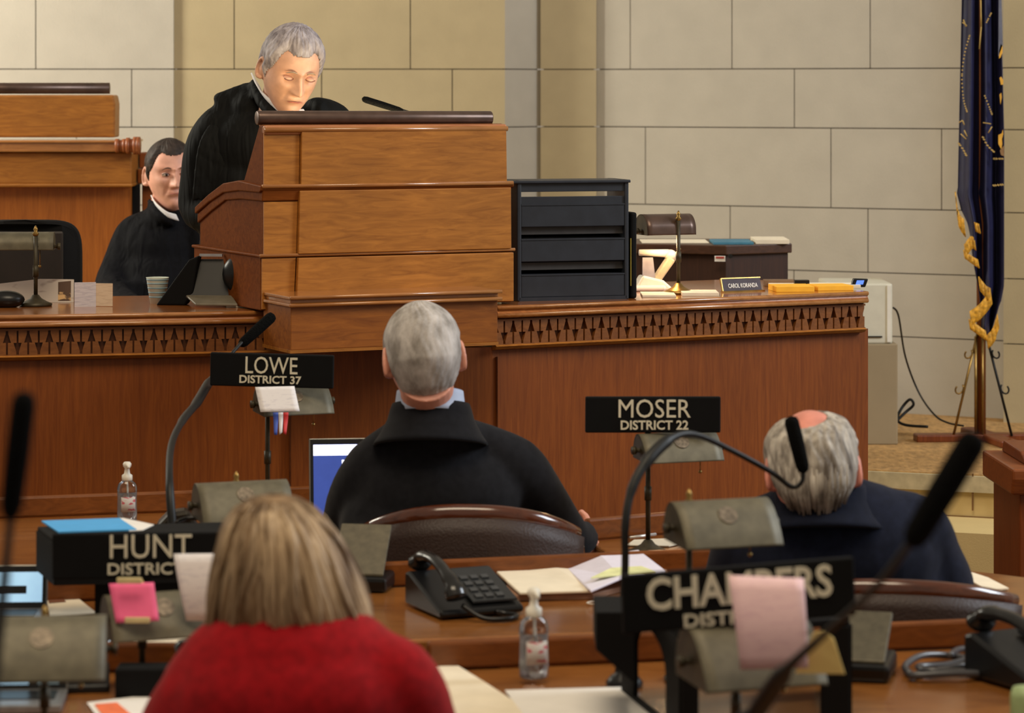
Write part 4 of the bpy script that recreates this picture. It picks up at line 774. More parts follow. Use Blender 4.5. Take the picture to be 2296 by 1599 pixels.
# flag cloth
fg = thing('flag', 'hanging navy blue flag with gold fringe and gold emblem, upper right', 'flag', (W(2200, 500, FD).x, FD-.03, W(0, 760, FD).z))
M_navy = mat('navy_satin', rgb(22, 22, 58), .6, 0, .12, 30)
M_gold = mat('gold_fringe', rgb(206, 152, 44), .55, .1, .2, 90)
# left edge, right edge x(px) by height, bottom edge by u
def edgeL(y): return 2157-12*min(1, max(0, y/560)) if y < 430 else (2145+18*min(1, (y-430)/70) if y < 600 else 2163+10*min(1, (y-600)/150))
def edgeR(y): return 2243+8*min(1, max(0, y/300)) if y < 640 else 2251-25*min(1, (y-640)/130)
def cloth(u, y):
    x = edgeL(y)+(edgeR(y)-edgeL(y))*u
    dep = .040*math.sin(u*2*PI*2.6+.6+.0006*y)+.010*math.sin(u*2*PI*6+2)
    return W(x, y, FD-.05+dep)
def bot(u):
    if u < .18: return 470+u/.18*70
    if u < .45: return 560+(u-.18)/.27*150
    if u < .80: return 735+(u-.45)/.35*25
    return 765-(u-.8)/.2*90
b = MB(); b.grid(lambda u, v: cloth(u, -260+(bot(u)+260)*v), 70, 60); b.build('flag_cloth', M_navy, fg, True, world=True, solid=.003)
def ribbon(pts, wpx, m=M_gold, nm='fringe', D=None):
    b = MB(); P_ = [Vector((x, y, 0)) for x, y in pts]; S = smoothpath(P_, 5); n_ = len(S)
    def f(u, v):
        i = min(int(round(u*(n_-1))), n_-1); s = S[i]; ww = wpx
        return W(s.x+(v-.5)*4, s.y+v*ww, (D or FD-.10)+.003*math.sin(i*2.2))
    b.grid(f, n_, 4); return b.build(nm, m, fg, True, world=True, solid=.004)
ribbon([(2144, 430), (2149, 470), (2163, 492)], 40)
ribbon([(2162, 560), (2178, 572), (2194, 582)], 20); ribbon([(2164, 548), (2178, 530), (2186, 534)], 28); ribbon([(2186, 498), (2196, 502)], 22)
ribbon([(2196, 620), (2212, 640), (2222, 650), (2200, 680), (2176, 698)], 32)
ribbon([(2174, 715), (2190, 726), (2212, 742)], 24); ribbon([(2214, 752), (2228, 736), (2238, 704)], 30)
# emblem pieces: dotted rings, gold figures, grey field
M_gthr = mat('gold_thread', rgb(178, 146, 78), .6); M_gfig = mat('gold_figure', rgb(214, 158, 48), .6); M_gry = mat('grey_field', rgb(96, 98, 112), .6, 0, .1)
def patch(poly, m, nm, lift=.052):
    b = MB(); vs = []
    for x, y in poly:
        u = (x-edgeL(y))/(edgeR(y)-edgeL(y)); q = cloth(u, y); q.y = FD-.05-lift; vs.append(q)
    fv = [b.bm.verts.new(q) for q in vs]; b.bm.faces.new(fv); return b.build(nm, m, fg, world=True, solid=.002)
patch([(2228, 0), (2243, 0), (2246, 100), (2240, 112), (2228, 128)], M_gry, 'emblem_field')
patch([(2229, 115), (2240, 98), (2245, 104), (2245, 118), (2232, 130), (2229, 132)], M_gfig, 'emblem_figure')
patch([(2230, 175), (2240, 172), (2247, 180), (2246, 190), (2234, 190)], M_gfig, 'emblem_figure')
patch([(2230, 212), (2240, 208), (2242, 218), (2232, 234)], M_gfig, 'emblem_figure')
patch([(2229, 302), (2236, 298), (2245, 290), (2246, 300), (2240, 312), (2243, 322), (2234, 334), (2229, 322)], M_gfig, 'emblem_figure')
patch([(2231, 336), (2248, 326), (2248, 350), (2233, 346)], mat('emblem_tan', rgb(140, 104, 62), .6), 'emblem_figure')
b = MB()
def dots(pts, n_, s=3.0):
    S = [Vector((x, y, 0)) for x, y in pts]; S = smoothpath(S, 12)
    for i in range(n_):
        p = S[int(i*(len(S)-1)/(n_-1))]; q = W(p.x, p.y, FD-.102); b.box(q, (s*FD/F, .003, 3.2*FD/F), ry=.5)
dots([(2174, 80), (2163, 120), (2157, 170), (2160, 220), (2168, 250)], 26); dots([(2222, 30), (2212, 50)], 6); dots([(2208, 215), (2218, 240), (2224, 256)], 9)
dots([(2150, 322), (2160, 336), (2166, 348)], 6, 5); dots([(2204, 308), (2214, 326), (2228, 340)], 7, 5); dots([(2229, 356), (2248, 356)], 6, 4); dots([(2228, 416), (2248, 414)], 5, 5)
b.build('dotted_ring', M_gthr, fg, world=True)
b = MB()
for (a, c) in (((2158, 50), (2168, 58)), ((2160, 44), (2166, 60)), ((2150, 275), (2158, 270)), ((2158, 270), (2162, 280)), ((2154, 300), (2166, 312)), ((2162, 292), (2168, 306)), ((2204, 275), (2222, 278)), ((2216, 298), (2224, 284)), ((2199, 0), (2200, 60)), ((2200, 60), (2196, 110))):
    b.tube([W(*a, FD-.103), W(*c, FD-.103)], .0022, 6)
b.build('emblem_lettering', M_gthr, fg, True, world=True)
# ================================================================ podium at right
pq = W(2284, 1100, 7.0)
t = thing('podium', 'walnut podium with sloped top cut off by the right edge', 'podium', (pq.x, 7.0, 0), R(2))
ph = W(0, 1088, 7.0).z
b = MB(); b.box((.25, .15, ph/2), (.5, .3, ph)); b.build('cabinet', M_wr, t)
b = MB()
b.box((.055, -.004, ph/2), (.11, .02, ph-.02)); b.box((.45, -.004, ph/2), (.11, .02, ph-.02)); b.box((.25, -.004, .05), (.5, .02, .1)); b.build('stiles', M_wr, t, bevel=.003)
b = MB(); b.box((.055, -.0145, .50), (.004, .003, .075)); b.box((.055, -.0145, .38), (.004, .003, .12)); b.box((.055, -.0145, .62), (.004, .003, .05)); b.build('inlay_slots', M_iron, t)
b = MB(); b.prism([(-.035, ph-.02), (-.05, ph+.02), (-.05, ph+.045), (.32, ph+.045), (.32, ph-.02)], -.025, .53, MS); b.build('cap_molding', wood('podium_cap', rgb(110, 54, 24), rgb(150, 84, 40), 'x'), t, bevel=.006)
b = MB(); b.prism([(.0, ph+.045), (.08, ph+.072), (.28, ph+.075), (.30, ph+.045)], .02, .5, MS); b.build('sloped_top', M_wr, t, bevel=.004)
# ================================================================ people
def sst(a, b, x):
    t = max(0, min(1, (x-a)/(b-a))); return t*t*(3-2*t)
def g(x, s): return math.exp(-(x/s)**2)
def head_pt(d, A=.076, B=.094, C=.118, nose=1.0, off=0.0, jaw=.30):
    """d unit direction, face towards -Y; returns a point on the head surface"""
    x, y, z = d.x*A, d.y*B, d.z*C
    kk = 4*d.z*d.z*(1-d.z*d.z)
    if d.z > 0: x *= 1+.12*kk; y *= 1+.08*kk
    if d.z < 0:
        t = -d.z
        x *= 1-jaw*t**1.5
        y -= .026*t*t
        if y > 0: y *= 1-.45*t
        else: y = y*(1-.12*t)-.012*t*max(0, -d.y+.3)
    if d.y < 0: # flatter face
        k = -d.y; y *= 1-.06*k
        wgt = sst(0.15, .6, k)
        px = abs(x)
        y -= wgt*.005*g(z-.034, .010)*g(x, .045)                       # brow
        y += wgt*.014*g(px-.031, .015)*g(z-.015, .012)                  # sockets
        y -= wgt*.004*g(px-.031, .010)*g(z-.012, .006)                  # lids
        y -= wgt*.006*g(px-.046, .018)*g(z+.010, .016)                  # cheekbones
        rz = sst(.028, -.022, z)*(1 if z > -.026 else g(z+.026, .007))
        y -= nose*wgt*(.007+.025*rz)*g(x, .0080+.003*rz)*(1 if -.05 < z < .032 else 0)*sst(-.036, -.028, z)
        y -= nose*wgt*.009*g(px-.013, .007)*g(z+.023, .007)             # wings
        y -= wgt*.007*g(z+.050, .007)*g(x, .024)                        # lips
        y += wgt*.007*g(z+.0505, .0018)*g(x, .024)                      # mouth line
        y += wgt*.004*g(z+.066, .007)*g(x, .022)
        y -= wgt*.010*g(z+.092, .018)*g(x, .024)                        # chin
        y += wgt*.006*g(px-.028-.25*(-.04-z), .005)*g(z+.040, .018)                  # folds
    p = Vector((x, y, z))
    return p+Vector((d.x/A, d.y/B, d.z/C)).normalized()*off
def dirs(u, v):
    th = u*2*PI; ph = (v-.5)*PI*.998
    return Vector((math.cos(th)*math.cos(ph), math.sin(th)*math.cos(ph), math.sin(ph)))
def skin(name, c, blotch=.10): return mat(name, c, .5, 0, blotch, 22, .05)
def make_head(root, hc, yaw, pitch, roll, skin_m, scale=1.0, eyes=True, brow_c=None, closed=False, neck_to=None, neck_r=.055, extra=None, lips=None, nseg=112):
    """returns head matrix; body mesh (head+neck+ears+extra prims) is one remeshed surface"""
    M = Matrix.Translation(hc) @ Matrix.Rotation(yaw, 4, 'Z') @ Matrix.Rotation(roll, 4, 'Y') @ Matrix.Rotation(pitch, 4, 'X') @ Matrix.Diagonal((scale, scale, scale, 1))
    b = MB(); b.grid(lambda u, v: M @ head_pt(dirs(u, v)), nseg, 90, closeu=True)
    for s in (-1, 1):
        E = M @ Matrix.Translation((s*.077, .012, -.002)) @ Matrix.Rotation(s*R(-22), 4, 'Z') @ Matrix.Rotation(R(10), 4, 'X')
        b.tube([E @ Vector((s*.004, .012*math.cos(a)+.004, .030*math.sin(a)+.002)) for a in [k*PI/9-2.0 for k in range(14)]], .0050*scale, 8)
        b.ball(E @ Vector((-s*.002, .0, 0)), (.007*scale, .014*scale, .024*scale), M=(E.to_3x3().to_4x4()), seg=14, rings=10)
        b.ball(E @ Vector((-s*.001, -.003, -.026)), .007*scale, seg=10, rings=8)
    if neck_to is not None:
        n0 = M @ Vector((0, .022, -.045)); n1 = Vector(neck_to)
        b.tube([n0, n0.lerp(n1, .4), n0.lerp(n1, .75), n1, n1+Vector((0, 0, -.05))], [neck_r*.92, neck_r*.93, neck_r*.95, neck_r, neck_r*1.05], 24)
    if extra: extra(b)
    body = b.build('body', skin_m, root, world=True, remesh=.0030, sm=1)
    if eyes:
        for s in (-1, 1):
            eb = MB(); e = M @ Vector((s*.031, -.0795 if not closed else -.078, .013)); eb.ball(e, (.0125*scale, .0115*scale, (.0068 if not closed else .0046)*scale), M=M.to_3x3().to_4x4(), seg=16, rings=10)
            if closed:
                eb.build('eyelid', skin_m, root, True, world=True)
                lb = MB(); lb.tube([M @ Vector((s*.031+(k-3)*.0045, -.0905+.001*abs(k-3)**1.4, .0095+.0004*(k-3)**2)) for k in range(7)], .0014*scale, 6); lb.build('lash_line', mat('lid_shade2', rgb(120, 78, 62), .6), root, True, world=True)
            else:
                eo = eb.build('eye', mat('eye_white', rgb(196, 180, 170), .25), root, True, world=True)
                ib = MB(); ib.ball(M @ Vector((s*.031+.002, -.0895, .013)), (.005*scale, .0022*scale, .0052*scale), M=M.to_3x3().to_4x4(), seg=12, rings=8); ib.build('iris', mat('iris_dark', rgb(34, 24, 18), .2), root, True, world=True)
                lb = MB(); lb.tube([M @ Vector((s*.031+(k-3)*.0045, -.090+.001*abs(k-3)**1.4, .0185-.0006*(k-3)**2)) for k in range(7)], .0016*scale, 6); lb.build('upper_lid', mat('lid_shade', rgb(110, 66, 50), .6), root, True, world=True)
            bb_ = MB(); bb_.tube([M @ Vector((s*(.014+k*.0058), -.0965+.0008*k**1.7, .033+.0045*math.sin(k*.7)-.0006*k)) for k in range(6)], [.0022, .0034, .0036, .0032, .0024, .0012], 8, ry=.6); bb_.build('eyebrow', mat('brow_'+root.name, brow_c or rgb(80, 60, 45), .9), root, True, world=True)
        mb_ = MB(); mb_.tube([M @ Vector(((k-4)*.0056, -.1005+.0014*abs(k-4)**1.5, -.0505-.0002*(k-4)**2)) for k in range(9)], [.0008, .0018, .0024, .0026, .0024, .0026, .0024, .0018, .0008], 8, ry=.7); mb_.build('mouth', mat('lip_'+root.name, lips or rgb(150, 84, 70), .5), root, True, world=True)
    return M
def hair_cap(root, M, m, mask, thick=.010, strand=.0012, name='hair', n=(150, 110), shape=None, fn=None):
    """shell over the skull where mask(d)>0, thickness fading at the hairline"""
    b = MB(); nu, nv = n; V = {}
    rng = random.Random(3)
    def pt(u, v, o):
        d = dirs(u, v); k = mask(d); t = max(-.004, min(1, k*.7)*thick)
        w_ = strand*(math.sin(u*210+3*math.sin(v*23))*.6+math.sin(u*97+v*40)*.5)*max(0, min(1, k*2))
        p = head_pt(d, nose=0, off=t+w_)
        if fn: p = fn(p, d, k)
        return M @ p
    for i in range(nu):
        for j in range(nv): V[i, j] = None
    def get(i, j):
        i %= nu
        if V[i, j] is None: V[i, j] = b.bm.verts.new(pt(i/nu, j/(nv-1), 0))
        return V[i, j]
    for i in range(nu):
        for j in range(nv-1):
            d = dirs((i+.5)/nu, (j+.5)/(nv-1))
            if mask(d) > -.02: b.bm.faces.new([get(i, j), get(i+1, j), get(i+1, j+1), get(i, j+1)])
    return b.build(name, m, root, True, world=True, solid=.003)
def hair_mat(name, c1, c2, sc=(60, 60, 8), rough=.6):
    if name in _M: return _M[name]
    m = bpy.data.materials.new(name); m.use_nodes = True; nt = m.node_tree; b = nt.nodes['Principled BSDF']; b.inputs['Roughness'].default_value = rough; b.inputs['Specular IOR Level'].default_value = .3
    tc = nt.nodes.new('ShaderNodeTexCoord'); mp = nt.nodes.new('ShaderNodeMapping'); mp.inputs['Scale'].default_value = sc
    nt.links.new(tc.outputs['Object'], mp.inputs[0]); n = nt.nodes.new('ShaderNodeTexNoise'); n.inputs['Scale'].default_value = 1.0; n.inputs['Detail'].default_value = 5; n.inputs['Roughness'].default_value = .6
    nt.links.new(mp.outputs[0], n.inputs[0]); r = nt.nodes.new('ShaderNodeValToRGB'); r.color_ramp.elements[0].position = .34; r.color_ramp.elements[1].position = .66
    r.color_ramp.elements[0].color = c1; r.color_ramp.elements[1].color = c2
    nt.links.new(n.outputs[0], r.inputs[0]); nt.links.new(r.outputs[0], b.inputs['Base Color'])
    bp = nt.nodes.new('ShaderNodeBump'); bp.inputs['Strength'].default_value = .4; bp.inputs['Distance'].default_value = .004
    nt.links.new(n.outputs[0], bp.inputs['Height']); nt.links.new(bp.outputs[0], b.inputs['Normal'])
    _M[name] = m; return m
def cloth_mat(name, c, fold=(14, 14, 3), dist=.02, strength=.6, rough=.9, sheen=.05, noise=.1):
    if name in _M: return _M[name]
    m = mat(name, c, rough, 0, noise, 60, 0, sheen=sheen, spec=.12); nt = m.node_tree
    tc = nt.nodes.new('ShaderNodeTexCoord'); mp = nt.nodes.new('ShaderNodeMapping'); mp.inputs['Scale'].default_value = fold
    nt.links.new(tc.outputs['Object'], mp.inputs[0]); n = nt.nodes.new('ShaderNodeTexNoise'); n.inputs['Scale'].default_value = 1; n.inputs['Detail'].default_value = 2; n.inputs['Distortion'].default_value = .4
    nt.links.new(mp.outputs[0], n.inputs[0]); bp = nt.nodes.new('ShaderNodeBump'); bp.inputs['Strength'].default_value = strength; bp.inputs['Distance'].default_value = dist
    nt.links.new(n.outputs[0], bp.inputs['Height']); nt.links.new(bp.outputs[0], nt.nodes['Principled BSDF'].inputs['Normal']); return m
def hand(b, wrist, fwd, up, side, s=1.0, curl=.5):
    """adds a hand to builder b: palm, four unequal bent fingers, thumb on `side` (+1/-1)"""
    f = Vector(fwd).normalized(); upv = Vector(up); upv = (upv-f*upv.dot(f)).normalized(); r = f.cross(upv)*side
    w0 = Vector(wrist)
    def L(a, c, e): return w0+(f*a+r*c+upv*e)*s
    b.tube([L(-.05, 0, 0), L(0, 0, 0), L(.02, 0, 0)], [.024*s, .022*s, .024*s], 12)
    b.ball(L(.048, 0, 0), (.045*s, .040*s, .014*s), M=Matrix((( f.x, r.x, upv.x, 0), (f.y, r.y, upv.y, 0), (f.z, r.z, upv.z, 0), (0, 0, 0, 1))), seg=16, rings=12)
    for i, (c, ln) in enumerate(((.029, .068), (.010, .078), (-.010, .072), (-.028, .056))):
        a = .082-.004*abs(i-1); pts = [L(a-.02, c*.9, 0)]; ang = 0; x, z = a, 0
        for k, fr_ in enumerate((.45, .30, .25)):
            ang -= curl*(.35+.35*k); x += ln*fr_*math.cos(ang); z += ln*fr_*math.sin(ang); pts.append(L(x, c*1.12, z))
        b.tube(pts, [.0095*s, .009*s, .0085*s, .007*s], 10)
    b.tube([L(.015, .026, 0), L(.038, .048, -.008), L(.062, .060, -.014), L(.082, .062, -.018)], [.012*s, .0105*s, .0095*s, .0075*s], 10)
def limb(b, pts, rads, n=18): b.tube(smoothpath(pts, 4), [r for i in range(len(pts)-1) for r in [rads[i]+(rads[i+1]-rads[i])*k/4 for k in range(4)]]+[rads[-1]], n)
def arm_hand(b, root_pt, pts, fwd, up, side, s=1.0, curl=.5):
    pts = [Vector(root_pt)]+[Vector(p) for p in pts]; n = len(pts)
    limb(b, pts, [.034+(.024-.034)*k/(n-1) for k in range(n)], 14); hand(b, pts[-1], fwd, up, side, s, curl)
def trousers(root, hip, fwd, m, floor=0.0, seat=True, knee=.42, hw=.10):
    """seated legs: thighs forward, shins down; shoes at floor"""
    hip = Vector(hip); f = Vector((fwd[0], fwd[1], 0)).normalized(); r = Vector((f.y, -f.x, 0))
    b = MB(); b.ball(hip, (.17, .15, .11), seg=20, rings=12)
    feet = []
    for s in (-1, 1):
        h = hip+r*s*hw-Vector((0, 0, .01)); kn = hip+f*knee+r*s*(hw+.02)+Vector((0, 0, .02)) if seat else Vector((h.x, h.y, floor+(hip.z-floor)*.52))
        an = Vector((kn.x, kn.y, floor+.09)); limb(b, [h, h.lerp(kn, .5), kn, kn.lerp(an, .5), an], [.09, .082, .065, .055, .045]); feet.append(an)
    b.build('trousers', m, root, world=True, remesh=.012, sm=4)
    for an in feet:
        sb = MB(); q = an+f*.05; sb.tube([an-f*.06+Vector((0, 0, -.055)), an+Vector((0, 0, -.05)), an+f*.10+Vector((0, 0, -.06)), an+f*.17+Vector((0, 0, -.066))], [.036, .042, .038, .022], 14, ry=.75); sb.ball(an+Vector((0, 0, -.03)), (.042, .05, .04)); sb.build('shoe', M_black, root, world=True, remesh=.008, sm=3)
def collar(root, c, r, tilt, m, h=.035, yaw=0, name='shirt_collar', open_=.12, rise=0):
    b = MB(); M = Matrix.Translation(c) @ Matrix.Rotation(yaw, 4, 'Z') @ Matrix.Rotation(tilt, 4, 'X')
    b.grid(lambda u, v: M @ Vector((r*(1.06-.08*v)*math.sin((u*(1-open_)+open_/2)*2*PI), -r*1.05*(1.06-.08*v)*math.cos((u*(1-open_)+open_/2)*2*PI), v*h+rise*math.cos((u-.5)*2*PI))), 40, 6); return b.build(name, m, root, True, world=True, solid=.003)
_pf = [(.072, .026), (.0745, .027), (.082, -.005), (.096, -.035), (.110, -.058)]
def jcollar(Mc, sc=1.0):
    def f(u, v):
        k = v*4; i = min(int(k), 3); q = k-i; rr = (_pf[i][0]*(1-q)+_pf[i+1][0]*q)*sc; z = _pf[i][1]*(1-q)+_pf[i+1][1]*q; a = (u*.72+.14)*2*PI
        return Mc @ Vector((rr*math.sin(a), -rr*.92*math.cos(a), z))
    return f
M_shirt = mat('white_shirt', rgb(226, 224, 226), .8, 0, .02); M_shirtb = mat('pale_blue_shirt', rgb(176, 188, 212), .8, 0, .02)
# ---------------------------------------------------------------- standing judge
D = 8.0
jr = thing('person', 'grey-haired person in black robe standing and reading down at the lectern', 'person', (W(600, 300, D).x, D+.05, .30))
hc = W(650, 160, D-.02)
sk1 = skin('skin_fair_lit', rgb(206, 158, 132))
def ex(b):
    nb_ = W(622, 285, 8.11)
    arm_hand(b, nb_, [W(500, 285, 8.16), W(452, 420, 8.16), W(455, 470, 8.14), W(600, 420, 7.96)], (.7, -.5, -.1), (0, 0, 1), 1, 1, .4)
    arm_hand(b, nb_, [W(740, 290, 8.2), W(785, 400, 8.2), W(790, 420, 7.98)], (-.3, -.8, -.1), (0, 0, 1), -1, 1, .4)
Mj = make_head(jr, hc, R(24), R(24), R(4), sk1, 1.0, closed=True, brow_c=rgb(150, 130, 110), neck_to=W(622, 262, 8.09), neck_r=.058, extra=ex, lips=rgb(178, 104, 84))
hm1 = hair_mat('grey_hair_side_part', rgb(112, 104, 108), rgb(178, 170, 174), (60, 60, 22))
def mask_m(front=.66, side=.02, back=-.42, temple=.0):
    def f(d):
        # hairline height as a function of azimuth (front = -y)
        a = math.atan2(abs(d.x), -d.y)   # 0 front, pi back
        if a < .75: h = front
        elif a < 1.25: h = front+(side+.10-front)*sst(.75, 1.25, a)
        elif a < 1.75: h = side+.10+(-.12-side-.10)*sst(1.25, 1.45, a) if a < 1.45 else .16
        else: h = .16+(back-.16)*sst(1.75, 2.2, a)
        h += .07*g(a-.62, .22)+.008*math.sin(a*43+2*d.x*9)+.006*math.sin(a*97)
        return (d.z-h)*6
    return f
hair_cap(jr, Mj, hm1, mask_m(.63, .05, -.45), .011, .0016, fn=lambda p, d, k: p+Vector((0, -.004, .010))*max(0, d.z)*min(1, max(0, k)))
M_robe = cloth_mat('black_robe', rgb(12, 13, 14), (30, 30, 3.5), .02, .5, rough=.7, sheen=.0)
b = MB(); nb = W(622, 240, 8.13)
sL = W(494, 282, 8.15); sR = W(742, 274, 8.20)
b.ball(W(590, 330, 8.17), (.185, .13, .14)); b.ball(W(600, 262, 8.16), (.11, .085, .055)); b.ball(W(575, 420, 8.20), (.20, .15, .22))
b.tube([W(590, 380, 8.2), W(590, 600, 8.22), W(590, 1000, 8.25), Vector((W(590, 1000, 8.25).x, 8.25, .36))], [.17, .21, .25, .30], 28, ry=.75)
limb(b, [W(535, 262, 8.14), sL, W(462, 330, 8.15), W(452, 410, 8.16), W(452, 470, 8.16), W(520, 480, 8.06), W(590, 440, 7.98)], [.045, .060, .060, .062, .062, .056, .045])
limb(b, [W(568, 178, 8.125), W(574, 205, 8.07), W(590, 232, 8.02), W(616, 254, 7.99), W(650, 268, 7.98)], [.010, .016, .019, .020, .020])
b.ball(W(556, 240, 8.13), (.055, .055, .045)); b.tube([W(570, 195, 8.14), W(490, 240, 8.15)], [.022, .040], 14)
limb(b, [W(690, 250, 8.16), sR, W(770, 330, 8.2), W(785, 400, 8.15), W(800, 380, 7.98)], [.045, .062, .062, .06, .05])
b.build('robe', M_robe, jr, world=True, remesh=.009, sm=8)
# pleats over the sleeve and the chest
b = MB()
for i in range(9):
    x0 = 440+i*13; b.tube(smoothpath([W(x0+38-i*2, 262+3*abs(i-4), 8.105), W(x0+12, 320, 8.078), W(x0+2, 380, 8.075), W(x0-4+i, 450, 8.085)], 5), [.003]+[.0075]*14+[.006], 8)
b.build('robe_pleats', M_robe, jr, world=True, remesh=.005, sm=4)
# white collar band visible on his right side
b = MB(); cpts = [W(573, 180, 8.10), W(584, 205, 8.045), W(602, 228, 8.0), W(628, 247, 7.965), W(655, 262, 7.95), W(690, 262, 7.97)]
S = smoothpath(cpts, 6)
b.grid(lambda u, v: S[min(int(u*(len(S)-1)+.5), len(S)-1)]+Vector((.024*(v-.5), 0, .042*(v-.5)*-1+.0)), len(S), 4); b.build('shirt_collar', M_shirt, jr, True, world=True, solid=.004)
trousers(jr, (W(590, 0, 8.25).x, 8.25, 1.05), (0, -1), M_black, floor=.30, seat=False)
# ---------------------------------------------------------------- seated judge
D = 9.6
sr = thing('person', 'dark-haired person in black robe seated beyond the lectern side, partly hidden by the standing judge', 'person', (W(320, 600, D).x, D, .30))
hc = W(381, 394, D)
sk2 = skin('skin_ruddy', rgb(216, 158, 136))
def ex(b):
    nb_ = W(362, 500, 9.64)
    arm_hand(b, nb_, [W(305, 545, 9.63), W(262, 650, 9.52), W(310, 705, 9.25)], (.6, -.7, 0), (0, 0, 1), 1, 1, .4)
    arm_hand(b, nb_, [W(445, 525, 9.63), W(462, 650, 9.5), W(420, 700, 9.2)], (-.4, -.8, 0), (0, 0, 1), -1, 1, .4)
Ms = make_head(sr, hc, R(18), R(4), R(-2), sk2, .985, closed=False, brow_c=rgb(70, 48, 36), neck_to=W(366, 480, D+.05), neck_r=.052, extra=ex, lips=rgb(150, 84, 76))
hair_cap(sr, Ms, hair_mat('dark_brown_hair', rgb(32, 25, 22), rgb(62, 50, 44), (50, 50, 90)), mask_m(.64, .10, -.4), .008, .001)
M_robe2 = cloth_mat('black_robe_matte', rgb(13, 13, 17), (24, 24, 5), .02, .6, rough=.8, sheen=.0)
b = MB(); b.ball(W(352, 570, 9.66), (.165, .13, .15)); b.ball(W(366, 496, 9.645), (.105, .078, .048)); limb(b, [W(336, 450, 9.64), W(346, 470, 9.575), W(364, 488, 9.55), W(392, 498, 9.55)], [.012, .018, .020, .020]); b.ball(W(350, 660, 9.65), (.20, .16, .2))
limb(b, [W(320, 498, 9.64), W(292, 522, 9.63), W(268, 590, 9.6), W(250, 655, 9.5), W(300, 700, 9.25)], [.036, .050, .056, .058, .05])
limb(b, [W(420, 500, 9.64), W(450, 530, 9.63), W(460, 600, 9.6), W(465, 660, 9.5), W(420, 700, 9.25)], [.045, .064, .062, .06, .05])
b.tube([W(345, 640, 9.65), W(345, 760, 9.62)], [.2, .2], 24, ry=.8)
b.build('robe', M_robe2, sr, world=True, remesh=.009, sm=8)
b = MB(); S = smoothpath([W(342, 445, 9.61), W(349, 458, 9.57), W(362, 471, 9.545), W(378, 482, 9.535), W(398, 488, 9.54)], 6)
b.grid(lambda u, v: S[min(int(u*(len(S)-1)+.5), len(S)-1)]+Vector((.010*(v-.5), 0, -.022*(v-.5))), len(S), 4); b.build('shirt_collar', M_shirt, sr, True, world=True, solid=.004)
trousers(sr, (W(345, 0, 9.6).x, 9.65, .82), (0, -1), M_black, floor=.30)
# ---------------------------------------------------------------- chairs
def chair(label, loc, rz, w_, hrail, hbot, floor=0.0, office=False, rail_m=None, skew=0, seatz=.46, arch=.035):
    t = thing('chair' if not office else 'office_chair', label, 'chair', loc, rz, None if office else 'mahogany and leather armchairs of the senators')
    # local: back faces the camera (-Y); sitter faces +Y
    def arcp(u, z, o=0): # u -1..1
        return Vector((u*w_/2, -.04+.10*u*u*abs(u)-o, z))
    rm = rail_m or M_chair
    if office:
        b = MB()
        def f(u, v):
            a = u*2*PI; n_ = 5.0; c, s = math.cos(a), math.sin(a); x = math.copysign(abs(c)**(2/n_), c)*w_/2; z = math.copysign(abs(s)**(2/n_), s)*(hrail-hbot)/2+(hrail+hbot)/2
            return Vector((x, -.02+.05*(x/w_*2)**2+(v-.5)*.04, z))
        b.grid(f, 60, 3, closeu=True); bm = b.bm; bm.edges.ensure_lookup_table()
        bmesh.ops.holes_fill(bm, edges=[e for e in bm.edges if e.is_boundary]); b.build('backrest', mat('office_black', rgb(14, 13, 13), .8, spec=.2), t, bevel=.012)
        b = MB(); b.box((0, -.046, (hrail+hbot)/2+.0), (w_*.72, .012, (hrail-hbot)*.8)); b.build('back_shell', mat('office_shell', rgb(34, 26, 22), .5), t, bevel=.01)
    else:
        b = MB(); N = 31
        top = [arcp(-1+2*i/(N-1), hrail-arch*abs(-1+2*i/(N-1))**2.4+skew*(-1+2*i/(N-1))) for i in range(N)]
        b.tube([p+Vector((0, 0, -.012)) for p in top], [.010+.006*(1-abs(-1+2*i/(N-1))**4) for i in range(N)], 14, ry=1.3); b.build('top_rail', rm, t, True)
        b = MB()
        def f(u, v):
            k = -1+2*u; zt_ = hrail-arch*abs(k)**2.4-.02+skew*k; z = zt_+(hbot-zt_)*v; return arcp(k*(1-.10*v), z, .012*math.sin(PI*v))
        b.grid(f, 31, 10); b.build('backrest', M_leather, t, True, solid=.035)
        for s in (-1, 1):
            b = MB(); b.tube(smoothpath([arcp(s*.98, hrail-arch-.03), Vector((s*w_*.52, .12, seatz+.22)), Vector((s*w_*.52, .36, seatz+.20)), Vector((s*w_*.50, .40, seatz+.02))], 5), .017, 12); b.build('armrest', rm, t, True)
    b = MB(); b.box((0, .22, seatz-.03), (w_*.92, .46, .08)); b.build('seat', M_leather, t, bevel=.03)
    b = MB(); b.tube([(0, .2, .12+floor-loc[2]), (0, .2, seatz-.05)], .028, 14); b.build('pedestal', M_iron, t, True)
    for k in range(5):
        a = k*2*PI/5+.3; b = MB(); b.tube([(0, .2, .12), (.24*math.cos(a), .2+.24*math.sin(a), .06)], [.024, .016], 10); b.ball((.25*math.cos(a), .2+.25*math.sin(a), .028), .028, seg=12, rings=8); b.build('leg', M_iron, t, True)
    return t
def cyl(px, D): return W(px, 0, D).x
chair('dark armchair back with glossy curved rail behind the grey-haired man', (cyl(1062, 5.98), 6.06, 0), R(4), .445, W(0, 1143, 6.0).z, .55, arch=.05, skew=-.008)
chair('dark armchair back below the balding man, at the right edge', (cyl(1975, 5.38), 5.42, 0), R(-4), .52, W(0, 1308, 5.38).z, .58, arch=.035)
chair('black office chair with rounded back behind the left part of the rostrum', (cyl(60, 8.6), 8.6, .30), R(0), .32, W(0, 492, 8.6).z-.30, W(0, 740, 8.6).z-.30, floor=.30, office=True, seatz=.36)
